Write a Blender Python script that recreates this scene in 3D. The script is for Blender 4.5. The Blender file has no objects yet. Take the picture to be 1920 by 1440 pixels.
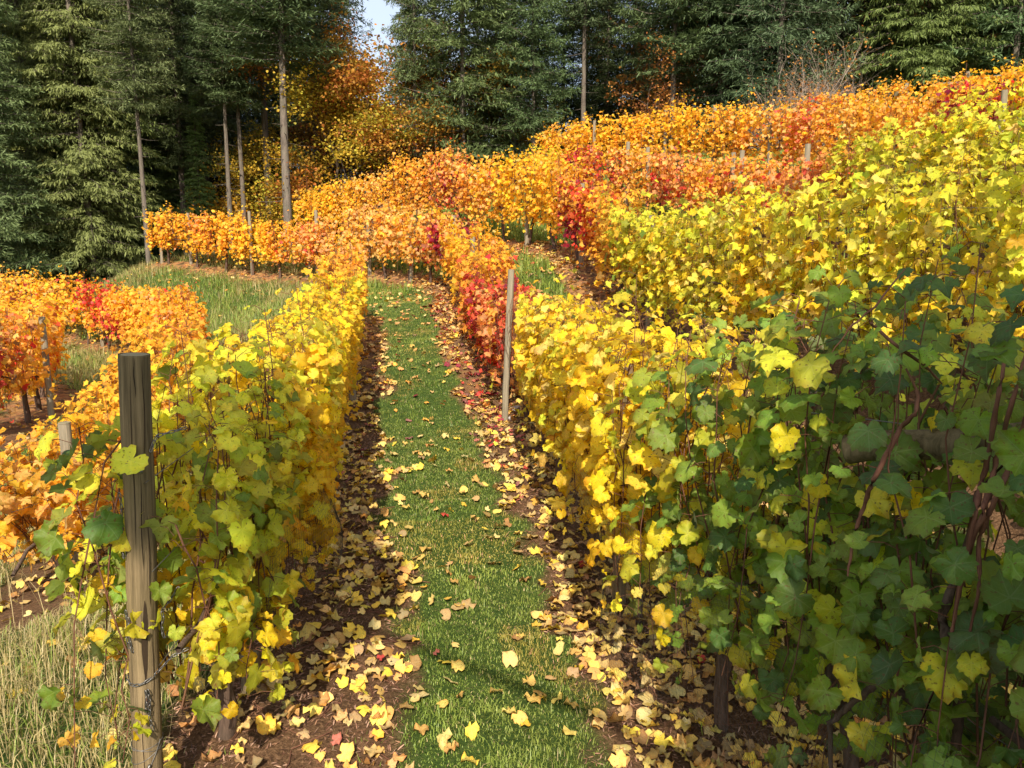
import bpy, math, random
import numpy as np
from mathutils import Matrix, Vector

random.seed(7)
RNG = np.random.default_rng(11)
sc = bpy.context.scene
COL = sc.collection
rad = math.radians

# ------------------------------------------------------------------ camera, sky, sun, exposure
F_PX, HORIZON = 1450.0, 480.0
PITCH = math.atan((720 - HORIZON) / F_PX)
cd = bpy.data.cameras.new('camera'); cam = bpy.data.objects.new('camera', cd); COL.objects.link(cam)
cam.location = (0, 0, 0); cam.rotation_euler = (math.pi / 2 - PITCH, 0, 0)
cd.sensor_width = 36; cd.lens = 36 * F_PX / 1920; cd.clip_start = 0.05; cd.clip_end = 6000
sc.camera = cam

SUN_EL, SUN_AZ = 40.0, -0.5            # azimuth: degrees to the left of straight behind the camera
sv = Vector((-math.sin(rad(SUN_AZ)) * math.cos(rad(SUN_EL)), -math.cos(rad(SUN_AZ)) * math.cos(rad(SUN_EL)), math.sin(rad(SUN_EL))))
w = bpy.data.worlds.new('World'); sc.world = w; w.use_nodes = True
nt = w.node_tree; bg = nt.nodes['Background']
sky = nt.nodes.new('ShaderNodeTexSky'); sky.sky_type = 'NISHITA'; sky.sun_disc = False
sky.sun_elevation = rad(SUN_EL); sky.sun_rotation = math.atan2(sv.x, sv.y)
sky.dust_density = 2.5; sky.air_density = 1.0
cm = nt.nodes.new('ShaderNodeMix'); cm.data_type = 'RGBA'; ctc = nt.nodes.new('ShaderNodeTexCoord'); cn_ = nt.nodes.new('ShaderNodeTexNoise'); cn_.inputs['Scale'].default_value = 2.0; cn_.inputs['Detail'].default_value = 6
cr_ = nt.nodes.new('ShaderNodeMapRange'); cr_.inputs[1].default_value = .3; cr_.inputs[2].default_value = .7; cr_.inputs[3].default_value = .2; cr_.inputs[4].default_value = .6   # thin high cloud
nt.links.new(ctc.outputs['Generated'], cn_.inputs['Vector']); nt.links.new(cn_.outputs[0], cr_.inputs[0]); nt.links.new(cr_.outputs[0], cm.inputs[0])
nt.links.new(sky.outputs[0], cm.inputs[6]); cm.inputs[7].default_value = (5.6, 5.9, 6.3, 1); nt.links.new(cm.outputs[2], bg.inputs[0]); bg.inputs[1].default_value = 0.13
ld = bpy.data.lights.new('sun', 'SUN'); ld.energy = 4.9; ld.angle = rad(0.55); ld.color = (1.0, 0.9, 0.74)
lo = bpy.data.objects.new('sun', ld); COL.objects.link(lo)
lo.rotation_euler = sv.to_track_quat('Z', 'Y').to_euler(); lo.location = (-20, -15, 25)
sc.view_settings.view_transform = 'Standard'; sc.view_settings.look = 'None'
sc.view_settings.exposure = 0.7; sc.view_settings.gamma = 1.0
sc.render.engine = 'CYCLES'
sc.cycles.max_bounces = 7; sc.cycles.diffuse_bounces = 4; sc.cycles.glossy_bounces = 2
sc.cycles.transmission_bounces = 5; sc.cycles.transparent_max_bounces = 4
sc.cycles.use_denoising = True
sc.cycles.caustics_reflective = False; sc.cycles.caustics_refractive = False

# ------------------------------------------------------------------ small helpers
def unp(px, py, D):
    """photograph pixel + distance forward -> world point"""
    u = (px - 960) / F_PX; v = (720 - py) / F_PX
    dy = math.cos(PITCH) + v * math.sin(PITCH); dz = -math.sin(PITCH) + v * math.cos(PITCH)
    s = D / dy
    return (u * s, D, dz * s)

def proj(P):
    P = np.asarray(P, float).reshape(-1, 3)
    c, s = math.cos(PITCH), math.sin(PITCH)
    d = P[:, 1] * c - P[:, 2] * s
    v = P[:, 1] * s + P[:, 2] * c
    d = np.where(np.abs(d) < 1e-3, 1e-3, d)
    return 960 + F_PX * P[:, 0] / d, 720 - F_PX * v / d, d

def norm(a):
    return a / np.maximum(np.linalg.norm(a, axis=-1, keepdims=True), 1e-9)

def vnoise(x, y, seed=0, scale=1.0):
    """cheap smooth value noise 0..1"""
    x = np.asarray(x, float) / scale + 137.3 * (seed + 1); y = np.asarray(y, float) / scale - 71.7 * (seed + 1)
    xi = np.floor(x).astype(np.int64); yi = np.floor(y).astype(np.int64); fx = x - xi; fy = y - yi
    fx = fx * fx * (3 - 2 * fx); fy = fy * fy * (3 - 2 * fy)
    def h(a, b):
        n = (a * 374761393 + b * 668265263 + seed * 1442695) & 0x7fffffff
        n = ((n ^ (n >> 13)) * 1274126177) & 0x7fffffff
        return ((n ^ (n >> 16)) & 0xffff) / 65535.0
    return (h(xi, yi) * (1 - fx) + h(xi + 1, yi) * fx) * (1 - fy) + (h(xi, yi + 1) * (1 - fx) + h(xi + 1, yi + 1) * fx) * fy

def smooth(a, b, x):
    t = np.clip((np.asarray(x, float) - a) / (b - a), 0, 1)
    return t * t * (3 - 2 * t)

def mk_mesh(name, V, F, mat=None, col=None, luv=None, smooth_=True):
    V = np.ascontiguousarray(V, np.float32).reshape(-1, 3); F = np.ascontiguousarray(F, np.int32)
    k = F.shape[1]; nf = len(F)
    me = bpy.data.meshes.new(name)
    me.vertices.add(len(V)); me.vertices.foreach_set('co', V.ravel())
    me.loops.add(nf * k); me.loops.foreach_set('vertex_index', F.ravel())
    me.polygons.add(nf); me.polygons.foreach_set('loop_start', np.arange(0, nf * k, k, dtype=np.int32))
    me.polygons.foreach_set('use_smooth', np.full(nf, smooth_, bool))
    if col is not None:
        a = me.attributes.new('col', 'FLOAT_COLOR', 'POINT')
        c4 = np.ones((len(V), 4), np.float32); c4[:, :3] = col; a.data.foreach_set('color', c4.ravel())
    if luv is not None:
        a = me.attributes.new('luv', 'FLOAT_VECTOR', 'POINT')
        l3 = np.zeros((len(V), 3), np.float32); l3[:, :luv.shape[1]] = luv; a.data.foreach_set('vector', l3.ravel())
    me.update(calc_edges=True)
    if mat: me.materials.append(mat)
    return me

def link(name, me, parent=None, loc=None):
    o = bpy.data.objects.new(name, me); COL.objects.link(o)
    if parent is not None: o.parent = parent
    if loc is not None: o.location = loc
    return o

def thing(name, label, cat, loc=(0, 0, 0), group=None, me=None):
    o = bpy.data.objects.new(name, me); COL.objects.link(o); o.location = loc
    if me is None: o.empty_display_size = 0.2
    o['label'] = label; o['category'] = cat
    if group: o['group'] = group
    return o

def inst(V, F, P, X, Y, Z):
    n, k = len(P), len(V)
    W = P[:, None] + V[None, :, 0, None] * X[:, None] + V[None, :, 1, None] * Y[:, None] + V[None, :, 2, None] * Z[:, None]
    FF = (F[None] + (np.arange(n) * k)[:, None, None]).reshape(-1, F.shape[1])
    return W.reshape(-1, 3), FF

def tubes(paths, radii, sides=4, caps=False):
    """paths (m,n,3), radii (m,n) -> verts, quads"""
    paths = np.asarray(paths, float); radii = np.asarray(radii, float)
    if paths.ndim == 2: paths = paths[None]; radii = radii[None]
    m, n, _ = paths.shape
    T = norm(np.gradient(paths, axis=1))
    ref = np.where(np.abs(T[..., 2:3]) > 0.9, np.array([1.0, 0.1, 0]), np.array([0.05, 0.02, 1.0]))
    A = norm(np.cross(T, ref)); B = np.cross(T, A)
    th = np.arange(sides) / sides * 2 * np.pi
    ring = paths[:, :, None] + radii[:, :, None, None] * (np.cos(th)[:, None] * A[:, :, None] + np.sin(th)[:, None] * B[:, :, None])
    V = ring.reshape(-1, 3)
    i = np.arange(m)[:, None, None] * n * sides + np.arange(n - 1)[None, :, None] * sides
    j = np.arange(sides)[None, None]; j2 = (j + 1) % sides
    Fq = np.stack([i + j, i + j2, i + sides + j2, i + sides + j], -1).reshape(-1, 4)
    if caps:
        extra = []
        for a in range(m):
            b0 = a * n * sides; b1 = b0 + (n - 1) * sides
            if sides == 4: extra += [[b0 + 3, b0 + 2, b0 + 1, b0], [b1, b1 + 1, b1 + 2, b1 + 3]]
        if extra: Fq = np.vstack([Fq, extra])
    return V, Fq

def join(parts):
    Vs, Fs, off = [], [], 0
    for V, F in parts:
        Vs.append(V); Fs.append(F + off); off += len(V)
    return np.vstack(Vs), np.vstack(Fs)

NUM = ['first', 'second', 'third', 'fourth', 'fifth', 'sixth', 'seventh', 'eighth', 'ninth', 'tenth', 'eleventh', 'twelfth', 'thirteenth',
       'fourteenth', 'fifteenth', 'sixteenth', 'seventeenth', 'eighteenth', 'nineteenth', 'twentieth']
TENS = ['', '', 'twenty', 'thirty', 'forty', 'fifty', 'sixty', 'seventy', 'eighty', 'ninety']
def ordinal(i):
    if i < 20: return NUM[i]
    t, u = divmod(i + 1, 10)
    return (TENS[t][:-1] + 'ieth') if u == 0 else TENS[t] + '-' + NUM[u - 1]

# ------------------------------------------------------------------ materials
def new_mat(name):
    m = bpy.data.materials.new(name); m.use_nodes = True
    n = m.node_tree; n.nodes.clear()
    out = n.nodes.new('ShaderNodeOutputMaterial')
    return m, n, out

def node(n, t, **kw):
    x = n.nodes.new(t)
    for k, v in kw.items():
        if k.startswith('i_'): x.inputs[int(k[2:])].default_value = v
        else: setattr(x, k, v)
    return x

def ramp(n, src, stops):
    r = n.nodes.new('ShaderNodeValToRGB'); n.links.new(src, r.inputs[0])
    e = r.color_ramp.elements
    while len(e) < len(stops): e.new(0.5)
    for q, (p, c) in zip(e, stops):
        q.position = p; q.color = (*c, 1) if len(c) == 3 else c
    return r.outputs[0]

def mixc(n, a, b, fac, mode='MIX'):
    x = n.nodes.new('ShaderNodeMix'); x.data_type = 'RGBA'; x.blend_type = mode
    for s, v in ((x.inputs[6], a), (x.inputs[7], b)):
        if isinstance(v, (tuple, list)): s.default_value = (*v[:3], 1)
        else: n.links.new(v, s)
    if isinstance(fac, (int, float)): x.inputs[0].default_value = fac
    else: n.links.new(fac, x.inputs[0])
    return x.outputs[2]

def mth(n, op, a, b=None, c=None):
    x = n.nodes.new('ShaderNodeMath'); x.operation = op
    for i, v in enumerate((a, b, c)):
        if v is None: continue
        if isinstance(v, (int, float)): x.inputs[i].default_value = v
        else: n.links.new(v, x.inputs[i])
    return x.outputs[0]

def leaf_mat(name, by_object, detail=True, trans=0.54, rough=0.5, sat=1.0):
    m, n, out = new_mat(name); L = n.links.new
    if by_object:
        oi = n.nodes.new('ShaderNodeObjectInfo'); base = oi.outputs['Color']
        seed = oi.outputs['Random']
    else:
        at = node(n, 'ShaderNodeAttribute', attribute_name='col'); base = at.outputs['Color']
        seed = None
    bump_out = None
    if by_object or detail:
        geo = n.nodes.new('ShaderNodeNewGeometry')
        base = mixc(n, base, mixc(n, base, (.34, .36, .26), .45, 'MIX'), mth(n, 'MULTIPLY', geo.outputs['Backfacing'], .55))
    if detail:
        lu = node(n, 'ShaderNodeAttribute', attribute_name='luv')
        sp = n.nodes.new('ShaderNodeSeparateXYZ'); L(lu.outputs['Vector'], sp.inputs[0])
        x, y = sp.outputs[0], sp.outputs[1]
        ax = mth(n, 'ABSOLUTE', x)
        veins = None
        for th in (0.0, 0.92, 1.95):
            sx, cy = math.sin(th), math.cos(th)
            along = mth(n, 'ADD', mth(n, 'MULTIPLY', ax, sx), mth(n, 'MULTIPLY', y, cy))
            across = mth(n, 'ABSOLUTE', mth(n, 'SUBTRACT', mth(n, 'MULTIPLY', ax, cy), mth(n, 'MULTIPLY', y, sx)))
            v = mth(n, 'LESS_THAN', across, mth(n, 'MULTIPLY_ADD', along, -0.016, 0.026))
            v = mth(n, 'MULTIPLY', v, mth(n, 'GREATER_THAN', along, 0.0))
            # side veins leaving the main vein
            wv = mth(n, 'FRACT', mth(n, 'MULTIPLY', mth(n, 'SUBTRACT', along, mth(n, 'MULTIPLY', across, 0.8)), 5.5))
            sv_ = mth(n, 'MULTIPLY', mth(n, 'LESS_THAN', wv, 0.11), mth(n, 'LESS_THAN', across, 0.3))
            sv_ = mth(n, 'MULTIPLY', mth(n, 'MULTIPLY', sv_, 0.45), mth(n, 'GREATER_THAN', along, 0.05))
            v = mth(n, 'MAXIMUM', v, sv_)
            veins = v if veins is None else mth(n, 'MAXIMUM', veins, v)
        vec = n.nodes.new('ShaderNodeVectorMath'); vec.operation = 'ADD'; L(lu.outputs['Vector'], vec.inputs[0])
        if seed is not None:
            cx = n.nodes.new('ShaderNodeCombineXYZ'); L(mth(n, 'MULTIPLY', seed, 97.0), cx.inputs[2]); L(cx.outputs[0], vec.inputs[1])
        nz = node(n, 'ShaderNodeTexNoise'); nz.inputs['Scale'].default_value = 2.2; nz.inputs['Detail'].default_value = 4; nz.inputs['Roughness'].default_value = .65
        L(vec.outputs[0], nz.inputs['Vector'])
        r2 = mth(n, 'SQRT', mth(n, 'ADD', mth(n, 'MULTIPLY', x, x), mth(n, 'MULTIPLY', y, y)))
        # mottled: paler and browner patches, browned rims
        base = mixc(n, base, mixc(n, base, (1.25, 1.12, 0.9), 1.0, 'MULTIPLY'), mth(n, 'MULTIPLY', ramp(n, nz.outputs[0], [(0.45, (0, 0, 0)), (0.6, (1, 1, 1))]), 0.6))
        rim = mth(n, 'MULTIPLY', ramp(n, mth(n, 'ADD', mth(n, 'MULTIPLY', r2, 0.55), mth(n, 'MULTIPLY', nz.outputs[0], 0.6)), [(0.66, (0, 0, 0)), (0.84, (1, 1, 1))]), 0.7)
        base = mixc(n, base, mixc(n, base, (0.62, 0.42, 0.35), 1.0, 'MULTIPLY'), rim)
        sp2 = node(n, 'ShaderNodeTexNoise'); sp2.inputs['Scale'].default_value = 6.5; sp2.inputs['Detail'].default_value = 1
        L(vec.outputs[0], sp2.inputs['Vector'])
        base = mixc(n, base, (.16, .07, .025), mth(n, 'MULTIPLY', ramp(n, sp2.outputs[0], [(0.63, (0, 0, 0)), (0.72, (1, 1, 1))]), 0.7))
        base = mixc(n, base, mixc(n, base, (0.42, 0.42, 0.3), 0.35, 'ADD'), mth(n, 'MULTIPLY', veins, 0.33))
        nb = node(n, 'ShaderNodeTexNoise'); nb.inputs['Scale'].default_value = 9; nb.inputs['Detail'].default_value = 2
        L(vec.outputs[0], nb.inputs['Vector'])
        bp = n.nodes.new('ShaderNodeBump'); bp.inputs['Strength'].default_value = 0.35; bp.inputs['Distance'].default_value = 0.006
        L(mth(n, 'SUBTRACT', nb.outputs[0], mth(n, 'MULTIPLY', veins, 0.6)), bp.inputs['Height']); bump_out = bp.outputs[0]
    pr = n.nodes.new('ShaderNodeBsdfPrincipled'); pr.inputs['Roughness'].default_value = rough
    pr.inputs['Specular IOR Level'].default_value = 0.35
    L(base, pr.inputs['Base Color'])
    tr = n.nodes.new('ShaderNodeBsdfTranslucent')
    L(mixc(n, base, (1.15, 1.1, 0.55), 1.0, 'MULTIPLY'), tr.inputs[0])
    if bump_out is not None: L(bump_out, pr.inputs['Normal'])
    mx = n.nodes.new('ShaderNodeMixShader'); mx.inputs[0].default_value = trans
    L(pr.outputs[0], mx.inputs[1]); L(tr.outputs[0], mx.inputs[2]); L(mx.outputs[0], out.inputs[0])
    return m

M_LEAF_O = leaf_mat('vine_leaf_single', True)
M_LEAF = leaf_mat('vine_leaf_mass', False)
M_LEAF_FAR = leaf_mat('vine_leaf_small', False, detail=False)
M_FALLEN_O = leaf_mat('fallen_leaf_single', True, trans=0.15, rough=0.7)
M_FALLEN = leaf_mat('fallen_leaf_mass', False, trans=0.15, rough=0.7)
M_GRASS = leaf_mat('grass_blades', False, detail=False, trans=0.3, rough=0.45)

def tree_leaf_mat(name, trans):
    m, n, out = new_mat(name); L = n.links.new
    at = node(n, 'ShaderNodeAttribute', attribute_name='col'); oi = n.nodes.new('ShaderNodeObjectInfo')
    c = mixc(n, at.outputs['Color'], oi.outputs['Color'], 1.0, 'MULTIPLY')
    pr = n.nodes.new('ShaderNodeBsdfPrincipled'); pr.inputs['Roughness'].default_value = .6; pr.inputs['Specular IOR Level'].default_value = .25
    L(c, pr.inputs['Base Color']); tr = n.nodes.new('ShaderNodeBsdfTranslucent'); L(c, tr.inputs[0])
    mx = n.nodes.new('ShaderNodeMixShader'); mx.inputs[0].default_value = trans
    L(pr.outputs[0], mx.inputs[1]); L(tr.outputs[0], mx.inputs[2]); L(mx.outputs[0], out.inputs[0])
    return m
M_NEEDLE = tree_leaf_mat('conifer_needles', 0.25)
M_MAPLE = tree_leaf_mat('maple_leaves', 0.4)

def wood_mat(name, dark, light, green, scale=(30, 30, 1.6), bump=0.5, dist=0.004):
    m, n, out = new_mat(name); L = n.links.new
    tc = n.nodes.new('ShaderNodeTexCoord'); mp = n.nodes.new('ShaderNodeMapping'); mp.inputs['Scale'].default_value = scale
    L(tc.outputs['Object'], mp.inputs[0])
    a = node(n, 'ShaderNodeTexNoise'); a.inputs['Scale'].default_value = 1.0; a.inputs['Detail'].default_value = 7; a.inputs['Roughness'].default_value = .7; a.inputs['Distortion'].default_value = .5
    L(mp.outputs[0], a.inputs['Vector'])
    b = node(n, 'ShaderNodeTexNoise'); b.inputs['Scale'].default_value = 3.0; b.inputs['Detail'].default_value = 4; L(tc.outputs['Object'], b.inputs['Vector'])
    c = ramp(n, a.outputs[0], [(0.3, dark), (0.48, tuple((d + l) / 2 for d, l in zip(dark, light))), (0.7, light)])
    c = mixc(n, c, green, mth(n, 'MULTIPLY', ramp(n, b.outputs[0], [(0.45, (0, 0, 0)), (0.65, (1, 1, 1))]), 0.45))
    pr = n.nodes.new('ShaderNodeBsdfPrincipled'); pr.inputs['Roughness'].default_value = .85; pr.inputs['Specular IOR Level'].default_value = .2
    L(c, pr.inputs['Base Color'])
    bp = n.nodes.new('ShaderNodeBump'); bp.inputs['Strength'].default_value = bump; bp.inputs['Distance'].default_value = dist
    L(a.outputs[0], bp.inputs['Height']); L(bp.outputs[0], pr.inputs['Normal']); L(pr.outputs[0], out.inputs[0])
    return m
M_POST = wood_mat('weathered_post_wood', (0.035, 0.024, 0.012), (0.30, 0.22, 0.12), (0.11, 0.09, 0.04), (60, 60, 1.5), 1.0, .008)
M_POST_GREY = wood_mat('grey_post_wood', (0.10, 0.085, 0.06), (0.34, 0.29, 0.21), (0.25, 0.22, 0.15), (45, 45, 2.2), .6)
M_POST_PALE = wood_mat('bleached_post_wood', (0.13, 0.11, 0.075), (0.38, 0.33, 0.24), (0.25, 0.22, 0.15), (45, 45, 2.2), .6)
M_CUT = wood_mat('sawn_post_top', (0.12, 0.1, 0.06), (0.3, 0.25, 0.15), (0.15, 0.14, 0.07), (60, 60, 60), .5)
M_CRACK = wood_mat('split_wood', (0.012, 0.008, 0.005), (0.05, 0.03, 0.015), (0.02, 0.015, 0.01), (45, 45, 3), .7)
M_VBARK = wood_mat('vine_bark', (0.03, 0.018, 0.012), (0.17, 0.11, 0.08), (0.09, 0.07, 0.05), (60, 60, 6), 1.0, .01)
M_CANE = wood_mat('vine_cane', (0.06, 0.022, 0.014), (0.19, 0.085, 0.05), (0.12, 0.07, 0.03), (40, 40, 8), .3)
M_BARK = wood_mat('conifer_bark', (0.04, 0.032, 0.026), (0.21, 0.17, 0.14), (0.15, 0.14, 0.1), (9, 9, 1.2), 1.0, .04)
M_TWIG = wood_mat('bush_twig', (0.22, 0.16, 0.12), (0.5, 0.4, 0.32), (0.25, 0.2, 0.15), (20, 20, 3), .3)
M_CHIP = tree_leaf_mat('bark_mulch_chip', 0.0)

def plain(name, c, rough=.5, metal=0.0):
    m, n, out = new_mat(name)
    pr = n.nodes.new('ShaderNodeBsdfPrincipled'); pr.inputs['Roughness'].default_value = rough; pr.inputs['Metallic'].default_value = metal
    nz = node(n, 'ShaderNodeTexNoise'); nz.inputs['Scale'].default_value = 60; nz.inputs['Detail'].default_value = 5
    tc = n.nodes.new('ShaderNodeTexCoord'); n.links.new(tc.outputs['Object'], nz.inputs['Vector'])
    cc = ramp(n, nz.outputs[0], [(0.3, tuple(v * .55 for v in c)), (0.7, tuple(min(1, v * 1.3) for v in c))])
    n.links.new(cc, pr.inputs['Base Color']); n.links.new(pr.outputs[0], out.inputs[0])
    return m
M_CHAIN = plain('galvanised_chain', (0.16, 0.155, 0.15), .45, .8)
M_WIRE = plain('steel_wire', (0.22, 0.21, 0.2), .5, .7)
M_NET = plain('black_bird_net', (0.035, 0.035, 0.035), .5)
M_STONE = plain('grey_stone', (0.34, 0.31, 0.30), .9)

# ground
def ground_mat():
    m, n, out = new_mat('vineyard_ground'); L = n.links.new
    at = node(n, 'ShaderNodeAttribute', attribute_name='col')          # r: soil amount, g: litter amount
    sp = n.nodes.new('ShaderNodeSeparateColor'); L(at.outputs['Color'], sp.inputs[0])
    tc = n.nodes.new('ShaderNodeTexCoord')
    def nz(s, d=6, r=.6):
        x = node(n, 'ShaderNodeTexNoise'); x.inputs['Scale'].default_value = s; x.inputs['Detail'].default_value = d; x.inputs['Roughness'].default_value = r
        L(tc.outputs['Object'], x.inputs['Vector']); return x.outputs[0]
    a, b, c2 = nz(55, 8, .75), nz(2.2, 4), nz(240, 3)
    soil = ramp(n, a, [(0.3, (0.045, 0.025, 0.013)), (0.5, (0.14, 0.078, 0.04)), (0.62, (0.25, 0.145, 0.078)), (0.75, (0.36, 0.23, 0.13))])
    grass = ramp(n, nz(30, 8, .7), [(0.3, (0.022, 0.045, 0.010)), (0.55, (0.06, 0.10, 0.02)), (0.72, (0.16, 0.15, 0.06))])
    far = ramp(n, b, [(0.4, (0.03, 0.035, 0.012)), (0.6, (0.07, 0.055, 0.025))])
    vo = n.nodes.new('ShaderNodeTexVoronoi'); vo.inputs['Scale'].default_value = 13; vo.inputs['Randomness'].default_value = 1; L(tc.outputs['Object'], vo.inputs['Vector'])
    vsep = n.nodes.new('ShaderNodeSeparateColor'); L(vo.outputs['Color'], vsep.inputs[0])
    litter = ramp(n, vsep.outputs[0], [(0.0, (0.42, 0.22, 0.08)), (0.4, (0.55, 0.3, 0.1)), (0.7, (0.35, 0.13, 0.06)), (1.0, (0.25, 0.1, 0.05))])
    c = mixc(n, grass, soil, sp.outputs[0])
    c = mixc(n, c, litter, mth(n, 'MULTIPLY', sp.outputs[1], mth(n, 'GREATER_THAN', vsep.outputs[1], .35)))
    c = mixc(n, c, far, sp.outputs[2])
    pr = n.nodes.new('ShaderNodeBsdfPrincipled'); pr.inputs['Roughness'].default_value = .95; pr.inputs['Specular IOR Level'].default_value = .1
    L(c, pr.inputs['Base Color'])
    bp = n.nodes.new('ShaderNodeBump'); bp.inputs['Strength'].default_value = .9; bp.inputs['Distance'].default_value = .03
    L(mth(n, 'ADD', a, mth(n, 'MULTIPLY', c2, .3)), bp.inputs['Height']); L(bp.outputs[0], pr.inputs['Normal']); L(pr.outputs[0], out.inputs[0])
    return m
M_GROUND = ground_mat()

# ------------------------------------------------------------------ rows: control points (x, y, z of ground, canopy height, palette weights)
PAL = {'Y': (.86, .60, .02), 'P': (.86, .68, .16), 'YG': (.64, .64, .045), 'G': (.21, .32, .04), 'DG': (.08, .15, .035), 'GO': (.88, .49, .035),
       'O': (.84, .39, .045), 'A': (.80, .49, .15), 'S': (.76, .33, .13), 'R': (.62, .045, .035), 'C': (.26, .015, .05), 'B': (.28, .14, .045)}
PK = list(PAL); PC = np.array([PAL[k] for k in PK])
def W(s):
    a = np.zeros(len(PK))
    for t in s.split():
        k = t.rstrip('0123456789.'); a[PK.index(k)] = float(t[len(k):])
    return a / a.sum()
def pxp(px, py, D, h, s): x, y, z = unp(px, py, D); return (x, y, z, h, W(s))
def wp(x, y, z, h, s): return (x, y, z, h, W(s))

ROWS = {}
ROWS['path_left'] = [wp(-1.18, 2.4, -1.95, 1.5, 'YG7 G3 Y2 DG1'), wp(-1.20, 3.2, -1.93, 1.5, 'Y8 YG4 G1 GO1'), wp(-1.28, 4.2, -1.9, 1.52, 'Y9 P1 GO1 YG2'),
    pxp(585, 935, 6.0, 1.5, 'Y9 YG1 GO1'), pxp(632, 745, 8.5, 1.42, 'Y7 YG2 GO2 O1'), pxp(648, 660, 10.2, 1.3, 'GO5 O3 Y2 S1'), pxp(650, 600, 12.2, 1.25, 'GO4 O5 S2 A1')]
ROWS['path_right'] = [wp(1.5, 0.75, -1.95, 1.85, 'G5 DG5 YG1'), wp(1.25, 1.9, -2.0, 1.88, 'G6 DG6 YG1.5 Y.2'), pxp(1400, 1440, 2.95, 1.84, 'G7 DG6 YG2 Y.4'), wp(0.74, 3.6, -2.0, 1.78, 'G2 YG3 Y9 P2'), pxp(1172, 1145, 4.4, 1.66, 'Y10 P3 YG2'),
    wp(.43, 6.0, -1.86, 1.54, 'Y9 P3 YG2'), wp(.22, 7.7, -1.72, 1.42, 'Y7 P2 YG2 S2'), pxp(952, 765, 8.6, 1.3, 'R4 S4 O4 C1'), pxp(925, 690, 9.6, 1.3, 'R3 C1 O5 GO6'), pxp(905, 635, 10.7, 1.3, 'GO8 O3 Y1'), pxp(880, 585, 12.2, 1.3, 'GO6 O4 A2 S1'),
    pxp(850, 548, 13.7, 1.3, 'C2 R1 O5 A4'), pxp(770, 530, 15.5, 1.45, 'O4 A6 GO4 S1'), pxp(680, 521, 17, 1.5, 'A6 O4 GO3 S2'), pxp(590, 525, 18.2, 1.4, 'S2 R.6 O4 GO4'), pxp(470, 516, 19.5, 1.45, 'GO8 O3 Y1'), pxp(380, 503, 20.3, 1.45, 'GO6 O5 S1'), pxp(292, 493, 21, 1.45, 'GO7 O3 A1')]
ROWS['second'] = [wp(2.9, 3.1, -1.15, 1.65, 'GO2 Y5 YG5'), wp(2.6, 5.0, -1.05, 1.65, 'Y6 YG8 P2 G1'), wp(2.05, 7.4, -.97, 1.6, 'Y6 YG8 P2 G1'), pxp(1190, 600, 10, 1.5, 'Y4 YG7 GO2 G.6'), pxp(1150, 550, 11, 1.5, 'GO6 O5 Y1'), pxp(1110, 520, 12, 1.5, 'R2 O5 GO4 C.5'), pxp(1060, 480, 13.2, 1.5, 'GO6 O2 A2'),
    pxp(988, 457, 14.5, 1.65, 'GO9 A2 Y2'), pxp(850, 430, 17.5, 1.72, 'R1 O5 S2 A2'), pxp(770, 430, 19.2, 1.7, 'O6 GO4'), pxp(700, 435, 20.5, 1.6, 'GO8 A2 O2'), pxp(568, 460, 23, 1.45, 'GO7 O2 Y2')]
ROWS['third'] = [wp(5.7, 5.2, .1, 1.55, 'Y5 YG5'), pxp(1920, 500, 7.3, 1.55, 'Y4 YG7 G1.6 P1'), pxp(1650, 478, 9.5, 1.5, 'YG7 Y3 G1.6 P1'), pxp(1570, 475, 10.5, 1.45, 'S2 O4 A3 GO3'), pxp(1500, 474, 11.4, 1.4, 'R.6 S3 O5 A2 GO2'), pxp(1380, 447, 13, 1.35, 'R.6 S3 O4 GO4 A1'), pxp(1215, 418, 15.5, 1.35, 'O5 A3 S2 GO2'),
    pxp(1080, 395, 17.5, 1.35, 'C1 R1 O4 GO3'), pxp(1015, 390, 19, 1.4, 'YG3 Y3 GO3')]
ROWS['fourth'] = [wp(10.2, 9, .95, 1.5, 'GO5 O3 YG2'), pxp(1920, 364, 10.5, 1.5, 'YG3 Y3 GO3'), pxp(1830, 355, 11.4, 1.5, 'C4 R3 GO4'), pxp(1750, 350, 12.3, 1.5, 'GO5 A3 O3'), pxp(1560, 350, 14.5, 1.5, 'O5 A4 GO3'), pxp(1400, 334, 16.5, 1.45, 'GO7 O3 A2'), pxp(1248, 323, 18.5, 1.45, 'GO8 Y1 O1'),
    pxp(1115, 330, 20, 1.42, 'GO7 O3'), pxp(1018, 345, 21.5, 1.4, 'GO7 O3')]
ROWS['fifth'] = [wp(13.5, 12.5, 2.0, 1.5, 'GO6 O4'), pxp(1920, 268, 15, 1.5, 'GO7 O3'), pxp(1750, 277, 17, 1.5, 'GO6 O4 A1'), pxp(1600, 285, 19, 1.45, 'O4 GO5 A2'), pxp(1480, 295, 21, 1.4, 'O4 S2 GO5')]
ROWS['lower'] = [pxp(40, 1130, 4.4, .95, 'GO9 Y2 O1 A2'), pxp(150, 1085, 5.2, .98, 'GO8 Y2 O1 A1'), pxp(262, 890, 7.6, 1.05, 'GO6 O3'), wp(-4.3, 9.8, -2.15, 1.35, 'GO5 O4 S1'), wp(-5.3, 12.3, -2.1, 1.4, 'GO5 O5 S1 R.6'), pxp(315, 690, 14.5, 1.45, 'O6 GO4 S2 R1'),
    pxp(250, 670, 16.2, 1.45, 'O5 R.6 GO4'), pxp(200, 655, 17.2, 1.45, 'R.5 GO7 O4'), pxp(100, 635, 18.3, 1.45, 'GO8 O3'), pxp(0, 618, 19.5, 1.5, 'GO6 O4'), pxp(-130, 610, 20.5, 1.5, 'GO6 O4')]
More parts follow.
